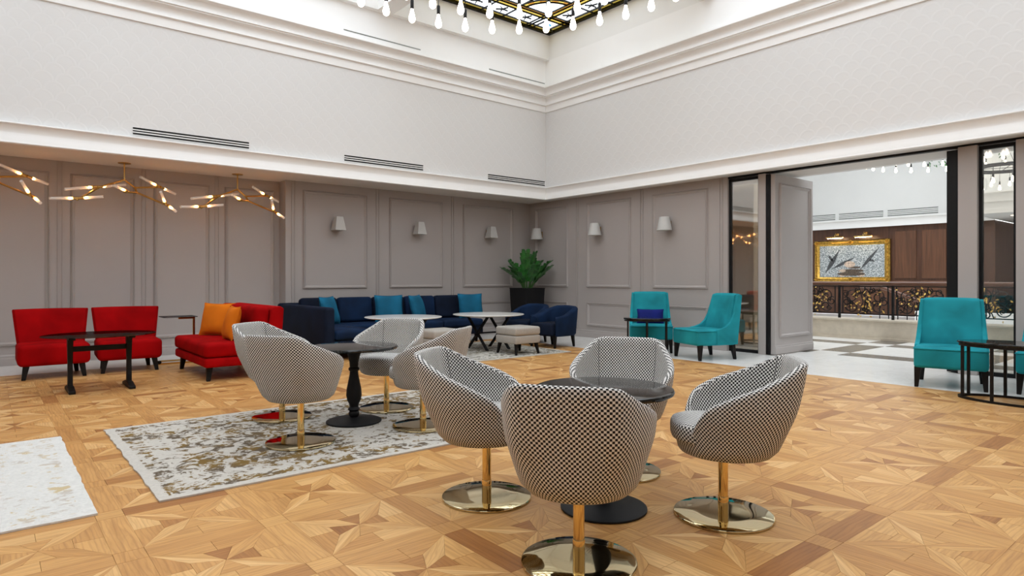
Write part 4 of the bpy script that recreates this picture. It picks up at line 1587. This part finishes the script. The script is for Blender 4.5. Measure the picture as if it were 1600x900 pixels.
# ---- turned pedestal tables
def pedestal_table(loc, label):
    t = thing('pedestal_table', label, 'table', loc, 0, 'round black pedestal tables')
    MB().lathe([(0.30, .606), (0.352, .606), (0.360, .612), (0.362, .620), (0.358, .629), (0.350, .632), (0.345, .6325)], 80).build('table_top', 'darkglassblack', t, smooth=30)
    MB().lathe([(0.19, .594), (0.20, .597), (0.20, .6055)], 48).build('support_plate', 'matteblack', t, smooth=30)
    MB().lathe([(0.03, .040), (0.042, .055), (0.044, .075), (0.036, .09), (0.050, .105), (0.036, .125), (0.040, .15), (0.055, .18), (0.063, .22), (0.060, .27), (0.048, .33), (0.036, .39), (0.034, .42), (0.044, .43), (0.044, .445), (0.034, .455), (0.038, .50), (0.050, .55), (0.062, .58), (0.062, .594)], 40).build('turned_column', 'matteblack', t, smooth=40)
    MB().lathe([(0.215, 0.0), (0.224, 0.004), (0.224, 0.012), (0.21, 0.018), (0.12, 0.028), (0.06, 0.04), (0.03, 0.042)], 64).build('base', 'matteblack', t, smooth=40)
    return t


pt1 = pedestal_table((T1c.x, T1c.y, 0), 'round black pedestal table amid the front checked chairs')
dup(pt1, (T2c.x, T2c.y, SWR), 0, 'round black pedestal table on the taupe rug')


# ================================================================== UPHOLSTERED SEATING
def leg(t, x, y, h, top=0.028, bot=0.016, splay=(0, 0), mat='blackwood', name='leg', z0=0.0):
    tx, ty = x - splay[0], y - splay[1]
    lo = [(x + sx * bot, y + sy * bot, z0) for sx, sy in ((-1, -1), (1, -1), (1, 1), (-1, 1))]
    up = [(tx + sx * top, ty + sy * top, h) for sx, sy in ((-1, -1), (1, -1), (1, 1), (-1, 1))]
    return MB().loft([lo, up]).build(name, mat, t, bevel=0.003, bseg=1)


def pillow(name, w, h, th, mat, label, loc, rot, group, seedv=1, cat='cushion'):
    """puffed square cushion, local x width, z height, y thickness"""
    n = 18
    q = random.Random(seedv)
    ph = [q.uniform(0, 6.28) for _ in range(4)]
    vs, fs = [], []

    def put(sgn):
        base = len(vs)
        for j in range(n + 1):
            for i in range(n + 1):
                u, v = -1 + 2 * i / n, -1 + 2 * j / n
                pinch = 1 - 0.07 * (1 - v * v) * abs(u) ** 3
                pinch2 = 1 - 0.07 * (1 - u * u) * abs(v) ** 3
                e = max(0.0, (1 - abs(u) ** 2.6)) * max(0.0, (1 - abs(v) ** 2.6))
                d = th / 2 * e ** 0.5
                d *= 1 + 0.10 * math.sin(3.2 * u + ph[0]) * math.sin(2.6 * v + ph[1])
                vs.append((u * w / 2 * pinch, sgn * d, v * h / 2 * pinch2 + h / 2))
        return base
    a, b = put(-1), put(1)
    for j in range(n):
        for i in range(n):
            k = j * (n + 1) + i
            fs.append((a + k, a + k + 1, a + k + n + 2, a + k + n + 1))
            fs.append((b + k + 1, b + k, b + k + n + 1, b + k + n + 2))
    me = bpy.data.meshes.new(name)
    me.from_pydata(vs, [], fs)
    bm = bmesh.new()
    bm.from_mesh(me)
    bmesh.ops.remove_doubles(bm, verts=bm.verts, dist=1e-5)
    bm.to_mesh(me)
    bm.free()
    t = thing(name, label, cat, loc, 0, group)
    t.rotation_euler = rot
    finish(me, 'cover', mat, t, 60)
    rim = [(-1 + 2 * i / n, -1) for i in range(n)] + [(1, -1 + 2 * i / n) for i in range(n)] + [(1 - 2 * i / n, 1) for i in range(n)] + [(-1, 1 - 2 * i / n) for i in range(n)]
    pts = []
    for u, v in rim:
        pts.append((u * w / 2 * (1 - 0.07 * (1 - v * v) * abs(u) ** 3), 0, v * h / 2 * (1 - 0.07 * (1 - u * u) * abs(v) ** 3) + h / 2))
    loops = []
    for i, p in enumerate(pts):
        loops.append([(p[0] + 0.005 * math.cos(a_) * (1 if abs(rim[i][0]) == 1 else 0.4), 0.005 * math.sin(a_), p[2] + 0.005 * math.cos(a_) * (1 if abs(rim[i][1]) == 1 else 0.4)) for a_ in (0, 1.57, 3.14, 4.71)])
    MB().loft(loops, ring=True).build('piping', mat, t, smooth=60)
    return t


def curved_back(name, w_bot, w_top, z0, z1, y_mid, bow, lean, th, mat, parent, nsec=17, ztop_end=None):
    """backrest bowed in plan (ends come forward) and leaning back"""
    loops = []
    for i in range(nsec):
        s = -1 + 2 * i / (nsec - 1)
        lp = []
        zt = z1 - (0 if ztop_end is None else (z1 - ztop_end) * abs(s) ** 3)
        m = 7
        sec = []
        for k in range(m):
            f = k / (m - 1)
            sec.append((-1, f))
        sec += [(-0.5, 1.035), (0.5, 1.035)]
        for k in range(m):
            sec.append((1, 1 - k / (m - 1)))
        endr = 1 - 0.55 * max(0, (abs(s) - 0.86) / 0.14) ** 2
        for side, f in sec:
            z = z0 + (zt - z0) * f
            w = (w_bot + (w_top - w_bot) * f) / 2
            yb = y_mid + lean * f - bow * (abs(s) ** 2.2)
            tt = th / 2 * endr * (1 if f <= 1 else 0.9)
            ang = bow * 2.2 * abs(s) ** 1.2 / w * (1 if s > 0 else -1)
            nx, ny = math.sin(math.atan(ang)), math.cos(math.atan(ang))
            lp.append((w * s + nx * tt * side, yb + ny * tt * side, z))
        loops.append(lp)
    return MB().loft(loops).build(name, mat, parent, smooth=55)


# ---- red slipper chairs
def red_chair(loc, rz, label):
    t = thing('slipper_chair', label, 'chair', loc, rz, 'red slipper chairs')
    rbox('seat', -.36, .36, -.36, .30, .16, .415, .055, 'red', t, 4)
    curved_back('backrest', .66, .76, .34, .80, .30, .15, .09, .09, 'red', t)
    for sx in (-1, 1):
        leg(t, sx * .30, -.30, .18, .034, .02, (sx * .03, -.025))
        leg(t, sx * .27, .27, .18, .034, .02, (sx * .02, .03))
    return t


rc = red_chair((0.63, 9.70, 0), 0.0, 'red velvet slipper chair at the far left behind the oval table')
dup(rc, (1.44, 9.74, 0), R(-3), 'red velvet slipper chair beside the brass side table')

# ---- red loveseat (faces -X)
rs = thing('red_loveseat', 'red velvet loveseat with orange cushions left of the checked chairs', 'sofa', (1.93, 8.63, 0), -math.pi / 2)
# local -y faces world -X ; local x runs along world -Y... built in that frame
rbox('seat_base', -.76, .76, 0.0, .88, .165, .275, .03, 'red', rs)
rbox('seat_cushion', -.765, .765, -.01, .70, .28, .445, .05, 'red', rs, 4)
bk = MB()
lo = []
for s, wd in ((-1, 0), (-.97, 1), (.97, 1), (1, 0)):
    y0 = .66
    lo.append([(s * .76 + (0.0), y0 + .0, .27), (s * .76 * 1.03, y0 + .055, .62), (s * .76 * 1.05, y0 + .09, .82), (s * .76 * 1.055, y0 + .12, .855), (s * .76 * 1.055, y0 + .19, .86), (s * .76 * 1.05, y0 + .235, .83), (s * .76 * 1.03, y0 + .225, .6), (s * .76, y0 + .20, .27)])
bk.loft(lo)
bk.build('backrest', 'red', rs, smooth=55, bevel=0.012, bseg=2)
for (x0, x1) in ((-.755, -.005), (.005, .755)):
    rbox('back_cushion', x0, x1, .56, .74, .44, .86, .06, 'red', rs, 4).rotation_euler = (0, 0, 0)
for (lx, ly) in ((-.66, .06), (.66, .06), (-.66, .80), (.66, .80)):
    leg(rs, lx, ly, .175, .034, .02, (.03 if lx > 0 else -.03, -.02 if ly < .4 else .02))
pillow('cushion', .46, .44, .16, 'orange', 'large orange velvet cushion facing left on the red loveseat', (2.32, 9.02, .445), (R(-16), 0, R(-52)), 'orange cushions on the loveseat', 3)
pillow('cushion', .43, .42, .15, 'orange', 'orange velvet cushion seen edge on at the middle of the red loveseat', (2.29, 8.30, .445), (R(-14), 0, R(-92)), 'orange cushions on the loveseat', 4)

# ---- oval smoked glass table before the red chairs
ot = thing('oval_table', 'oval smoked glass table on black trestle legs before the red chairs', 'table', (0.95, 8.18, 0))
MB().loft([[(.53 * r * math.cos(a), .42 * r * math.sin(a), z) for a in [2 * math.pi * k / 64 for k in range(64)]] for r, z in ((.985, .585), (1, .588), (1, .597), (.985, .60))]).build('table_top', 'tableglass', ot, smooth=30)
for s in (-1, 1):
    x = s * .27
    tr_ = MB()
    tr_.loft([[(x - .022, -.05, .05), (x + .022, -.05, .05), (x + .022, .05, .05), (x - .022, .05, .05)], [(x - .022, -.03, .3), (x + .022, -.03, .3), (x + .022, .03, .3), (x - .022, .03, .3)], [(x - .026, -.06, .57), (x + .026, -.06, .57), (x + .026, .06, .57), (x - .026, .06, .57)]])
    tr_.build('trestle_leg', 'blackwood', ot, bevel=0.004, bseg=1)
    MB().prism([(-.24, 0), (.24, 0), (.24, .03), (.07, .065), (-.07, .065), (-.24, .03)], x - .03, x + .03, 'x').build('foot', 'blackwood', ot, bevel=0.004, bseg=1)
    MB().box(x - .03, x + .03, -.22, .22, .555, .584).build('top_bearer', 'blackwood', ot, bevel=0.004)
MB().box(-.25, .25, -.018, .018, .42, .475).build('stretcher', 'blackwood', ot, bevel=0.004)

# ---- brass C-shaped side table
ct = thing('side_table', 'slim brass C shaped side table behind the red loveseat', 'side table', (2.14, 10.10, 0))
MB().box(-.24, .20, -.17, .17, .646, .658).build('table_top', 'tableglass', ct, bevel=0.003)
MB().box(-.02, .20, -.02, .02, .615, .645).build('top_bar', 'brasswarm', ct, bevel=0.003)
MB().box(.17, .20, -.015, .015, .02, .63).build('upright', 'brasswarm', ct, bevel=0.003)
MB().box(-.30, .20, -.175, -.145, 0, .02).box(-.30, .20, .145, .175, 0, .02).box(.17, .20, -.145, .145, 0, .02).build('base', 'brasswarm', ct)
for s in (-.16, .16):
    MB().lathe([(.001, 0), (.022, .01), (.028, .03), (.022, .05), (.001, .058)], 12, (-.29, s, 0.0)).build('castor', 'blackwood', ct, smooth=50)

# ---- blue corner sofa
so = thing('corner_sofa', 'long navy blue velvet corner sofa along the back wall', 'sofa', (0, 0, 0))
SX0, SX1, SY0, SY1 = 3.72, 7.32, 9.72, 10.66
rbox('seat_base', SX0 + .14, SX1, SY0, SY1 - .14, .15, .29, .03, 'navy', so)
rbox('back_frame', SX0, SX1, SY1 - .16, SY1, .15, .79, .045, 'navy', so)
rbox('return_base', SX0 + .14, SX0 + .88, 8.74, SY0 - .005, .15, .29, .03, 'navy', so)
rbox('return_back', SX0, SX0 + .16, 8.70, SY1 - .17, .15, .78, .045, 'navy', so)
n = 3
for k in range(n):
    a = SX0 + .88 + (SX1 - SX0 - .88) * k / n
    b_ = SX0 + .88 + (SX1 - SX0 - .88) * (k + 1) / n
    rbox('seat_cushion', a + .004, b_ - .004, SY0 - .02, SY1 - .17, .295, .435, .045, 'blue', so, 4)
rbox('seat_cushion', SX0 + .17, SX0 + .875, 8.72, SY1 - .17, .295, .435, .045, 'blue', so, 4)
nb = 5
for k in range(nb):
    a = SX0 + .30 + (SX1 - SX0 - .30) * k / nb
    b_ = SX0 + .30 + (SX1 - SX0 - .30) * (k + 1) / nb
    c = rbox('back_cushion', a + .006, b_ - .006, -.17, 0.0, 0, .44, .06, 'blue' if k in (1, 3) else 'navy', so, 4)
    c.location = (0, SY1 - .17, .42)
    c.rotation_euler = (R(-9), 0, 0)
for (lx, ly) in ((SX1 - .10, SY0 + .10), (SX1 - .10, SY1 - .10), (5.6, SY0 + .08), (SX0 + .08, 8.80), (SX0 + .80, 8.82), (SX0 + .08, SY1 - .1)):
    leg(so, lx, ly, .16, .03, .018)
ZQ = .435
CUSH = ((521, 10.02, -16, 40, 'teal blue cushion at the left end of the navy sofa, tilted'), (609, 10.06, -14, -16, 'flat facing teal blue cushion left of centre on the navy sofa'), (658, 10.04, -17, 36, 'pale teal cushion turned sideways in the middle of the navy sofa'), (737, 10.06, -14, -16, 'teal blue cushion at the right end of the navy sofa'))
for k, (px, yv, tilt, rz, lb) in enumerate(CUSH):
    pillow('cushion', .50, .48, .17, 'teal', lb, (xa(px, yv), yv, ZQ), (R(tilt), 0, R(rz)), 'teal cushions on the navy sofa', 20 + k)

# ---- round white tables on crossed legs
def cross_table(loc, label, rz=0.0):
    t = thing('cross_leg_table', label, 'table', loc, rz, 'round white tables on crossed legs')
    MB().lathe([(.50, .560), (.57, .565), (.60, .576), (.603, .582), (.598, .588), (.58, .590)], 72).build('table_top', 'whitetop', t, smooth=30)
    for s in (-1, 1):
        x = s * .23
        for d in (-1, 1):
            MB().loft([[(x - .018, d * .27 - .022, 0), (x + .018, d * .27 - .022, 0), (x + .018, d * .27 + .022, 0), (x - .018, d * .27 + .022, 0)], [(x - .018, -d * .27 - .022, .545), (x + .018, -d * .27 - .022, .545), (x + .018, -d * .27 + .022, .545), (x - .018, -d * .27 + .022, .545)]]).build('crossed_leg', 'matteblack', t)
        MB().box(x - .02, x + .02, -.33, .33, .545, .560).build('top_bearer', 'matteblack', t)
    MB().box(-.21, .21, -.014, .014, .26, .285).build('stretcher', 'matteblack', t)
    return t


wt = cross_table((6.55, 8.56, SWR), 'round white table with crossed black legs beside the ottoman')
dup(wt, (5.05, 8.80, SWR), R(8), 'round white table half hidden behind the checked chairs')


# ---- beige ottomans
def ottoman(loc, label):
    t = thing('ottoman', label, 'ottoman', loc, 0, 'beige ottomans by the white tables')
    rbox('base', -.255, .255, -.255, .255, .17, .295, .02, 'beige', t)
    rbox('cushion', -.26, .26, -.26, .26, .296, .43, .04, 'beige', t, 4)
    for sx in (-1, 1):
        for sy in (-1, 1):
            leg(t, sx * .23, sy * .23, .18, .026, .015, (sx * .03, sy * .03))
    return t


oo = ottoman((6.52, 7.75, SWR), 'beige square ottoman in the open before the navy armchairs')
dup(oo, (5.24, 8.05, SWR), 0, 'beige ottoman half hidden behind the checked chairs')


# ---- navy tub armchairs (face -X)
def navy_chair(loc, rz, label):
    t = thing('tub_armchair', label, 'armchair', loc, rz, 'navy tub armchairs by the planter')
    RM = [(0, .72), (35, .71), (60, .66), (90, .58), (120, .545), (134, .53)]
    loops = []
    n_ = 49
    for i in range(n_):
        deg = -134 + 268 * i / (n_ - 1)
        h = lerp_tab(RM, abs(deg))
        ph = R(90 - deg)
        ro = sup_r(ph, .34, .35, 3.6)
        c, s = math.cos(ph), math.sin(ph)
        lean = max(0, math.cos(R(deg))) * .05

        def q(r, z):
            return (r * c, r * s + lean * (z - .2) / .5, z)
        loops.append([q(ro - .03, .20), q(ro - .005, .23), q(ro, .4), q(ro + .01, h - .03), q(ro - .01, h - .006), q(ro - .05, h), q(ro - .09, h - .012), q(ro - .105, h - .05), q(ro - .11, .40), q(ro - .11, .22)])
    MB().loft(loops).build('shell', 'blue', t, smooth=60)
    rbox('seat', -.25, .25, -.345, .25, .205, .425, .045, 'navy', t, 4)
    for sx in (-1, 1):
        leg(t, sx * .27, -.28, .22, .028, .016, (sx * .015, -.02))
        leg(t, sx * .25, .26, .22, .028, .016, (sx * .01, .03))
    return t


nc = navy_chair((7.72, 8.20, 0), -math.pi / 2 + R(6), 'navy velvet tub armchair nearest the ottoman, seen from its side')
dup(nc, (7.84, 9.06, 0), -math.pi / 2 + R(14), 'navy velvet tub armchair in front of the planter, behind the nearer one')


# ---- turquoise slipper chairs
def turq_chair(loc, rz, label):
    t = thing('slipper_chair', label, 'chair', loc, rz, 'turquoise velvet slipper chairs')
    rbox('seat', -.335, .335, -.36, .30, .215, .445, .035, 'turq', t, 4)
    wing = [(-.04, .225), (.325, .225), (.345, .45), (.43, .945), (.40, .962), (.345, .95), (.305, .80), (.265, .66), (.21, .555), (.13, .49), (.04, .46), (-.04, .447)]
    for s in (-1, 1):
        a, b_ = sorted((s * .295, s * .345))
        lo_ = [[(x, p, z) for p, z in wing] for x in (a, b_)]
        MB().loft(lo_).build('side_wing', 'turq', t, smooth=40, bevel=0.008, bseg=2)
    lo_ = []
    for x, dz, dy in ((-.30, -.005, -.012), (-.29, 0, 0), (-.15, .004, .012), (0, .005, .016), (.15, .004, .012), (.29, 0, 0), (.30, -.005, -.012)):
        lo_.append([(x, p + dy * (0.6 if q_ > .5 else 1), z + (dz if z > .9 else 0)) for (p, z), q_ in (((.19, .40), 0), ((.235, .55), 0), ((.285, .75), 0), ((.325, .93), 0), ((.345, .96), 0), ((.385, .972), 1), ((.425, .965), 1), ((.437, .94), 1), ((.40, .72), 1), ((.365, .5), 1), ((.335, .25), 1), ((.25, .25), 1))])
    MB().loft(lo_).build('backrest', 'turq', t, smooth=55)
    for ch in t.children:
        if ch.name.split('.')[0] in ('backrest', 'side_wing'):
            for v in ch.data.vertices:
                v.co.x *= 1 - 0.12 * max(0.0, (v.co.z - .45) / .52)
    # piping round the seat front
    MB().tube([(-.338, -.02, .425), (-.338, -.345, .425), (-.32, -.362, .425), (.32, -.362, .425), (.338, -.345, .425), (.338, -.02, .425)], 0.005, 6).build('piping', 'turq', t, smooth=60)
    for sx in (-1, 1):
        leg(t, sx * .31, -.31, .225, .033, .019, (sx * .012, -.012))
        leg(t, sx * .29, .31, .235, .033, .019, (sx * .01, .04))
    return t


tq = turq_chair((8.50, 6.68, 0), face_dir(-.76, -.65), 'turquoise slipper chair holding a cobalt lumbar pillow')
dup(tq, (8.38, 5.56, 0), face_dir(-.93, .36), 'turquoise slipper chair seen from its side by the glass panel')
dup(tq, (8.34, 2.37, 0), face_dir(-.965, -.26), 'turquoise slipper chair nearest the camera at the right')
dup(tq, (8.58, 1.46, 0), face_dir(-.98, -.10), 'turquoise slipper chair mostly cut off by the right edge')
c_, s_ = -.76, -.65
pillow('lumbar_pillow', .44, .24, .13, 'cobalt', 'small cobalt blue lumbar pillow on the turquoise chair', (8.50 - .76 * -.11, 6.68 - .65 * -.11, .447), (R(-14), 0, face_dir(c_, s_)), None, 9, 'pillow')


# ---- black oval tables with vertical rods
def rod_table(loc, rz, rx, ry, h, nrod, label):
    t = thing('rod_side_table', label, 'side table', loc, rz, 'black side tables with rod legs')

    def oval(k, z):
        return [(rx * k * math.cos(a), ry * k * math.sin(a), z) for a in [2 * math.pi * q / 56 for q in range(56)]]
    MB().loft([oval(.975, h - .026), oval(1.0, h - .020), oval(1.0, h - .006), oval(.985, h)]).build('table_top', 'darkglassblack', t, smooth=30)
    MB().loft([oval(.90, h - .05), oval(.97, h - .05), oval(.97, h - .027), oval(.90, h - .027)], ring=True).build('apron', 'blackwood', t, smooth=30)
    MB().loft([oval(.90, 0.0), oval(.985, 0.0), oval(.985, .022), oval(.90, .022)], ring=True).build('base_ring', 'blackwood', t, smooth=30)
    for k in range(nrod):
        a = 2 * math.pi * (k + .5) / nrod
        x, y_ = rx * .94 * math.cos(a), ry * .94 * math.sin(a)
        MB().box(x - .013, x + .013, y_ - .013, y_ + .013, .021, h - .049).build('rod_leg', 'blackwood', t, bevel=0.002, bseg=1)
    return t


rod_table((7.66, 1.58, 0), R(90), .54, .27, .575, 8, 'black oval side table with rod legs cut off by the right edge')
rod_table((7.95, 6.32, 0), R(-50), .36, .22, .585, 6, 'small black side table before the turquoise chair with the pillow')

# ---- planter
pl = thing('potted_plant', 'dark green potted plant in a tall black planter in the corner', 'plant', (8.82, 10.18, 0))
MB().loft([[(sx * w, sy * w, z) for sx, sy in ((-1, -1), (1, -1), (1, 1), (-1, 1))] for w, z in ((.225, 0), (.265, .98), (.275, 1.0), (.245, 1.0), (.24, .93), (.23, .90))], True, True).build('planter', 'pot', pl, bevel=0.004, bseg=1)
MB().loft([[(sx * .236, sy * .236, z) for sx, sy in ((-1, -1), (1, -1), (1, 1), (-1, 1))] for z in (.91, .93)]).build('soil', 'soil', pl)
q = random.Random(21)
for k in range(15):
    az = 2 * math.pi * k / 15 * 1.618 * 5 + q.uniform(-.2, .2)
    ln = q.uniform(.58, .80) if k > 3 else q.uniform(.78, .88)
    out = q.uniform(.26, .60) if k > 3 else q.uniform(.05, .16)
    base = Vector((.08 * math.cos(az), .08 * math.sin(az), .92))
    pts = []
    for s in range(9):
        f = s / 8
        pts.append(base + Vector((math.cos(az) * out * f ** 1.5, math.sin(az) * out * f ** 1.5, ln * (f - 0.32 * out * f ** 2.4))))
    # keep fronds clear of the two walls behind
    for p in pts:
        p.x, p.y = min(p.x, .50), min(p.y, .52)
    stt = MB().tube(pts, [.014 - .010 * s / 8 for s in range(9)], 6).build('stem', 'stem', pl, smooth=50)
    lf = MB()
    for s in range(14):
        f = .34 + .64 * s / 13
        i0 = min(7, int(f * 8))
        p = pts[i0].lerp(pts[i0 + 1], f * 8 - i0)
        d = (pts[i0 + 1] - pts[i0]).normalized()
        side = d.cross(Vector((0, 0, 1)))
        side = side.normalized() if side.length > .1 else Vector((math.sin(az), -math.cos(az), 0))
        up = side.cross(d).normalized()
        for sg in (-1, 1):
            dr = (side * sg * .9 + d * .55 + up * q.uniform(-.1, .35)).normalized()
            L_ = .112 * (1.1 - .45 * abs(f - .6)) * q.uniform(.85, 1.15)
            wv = dr.cross(up).normalized() * L_ * .31
            nn = dr.cross(wv).normalized() * .004
            a_ = p
            ring = [a_, a_ + dr * L_ * .3 + wv, a_ + dr * L_ * .65 + wv * .95, a_ + dr * L_, a_ + dr * L_ * .65 - wv * .95, a_ + dr * L_ * .3 - wv]
            lf.loft([ring, [r_ + nn for r_ in ring]])
    lf.build('leaflets', 'leaf', stt)
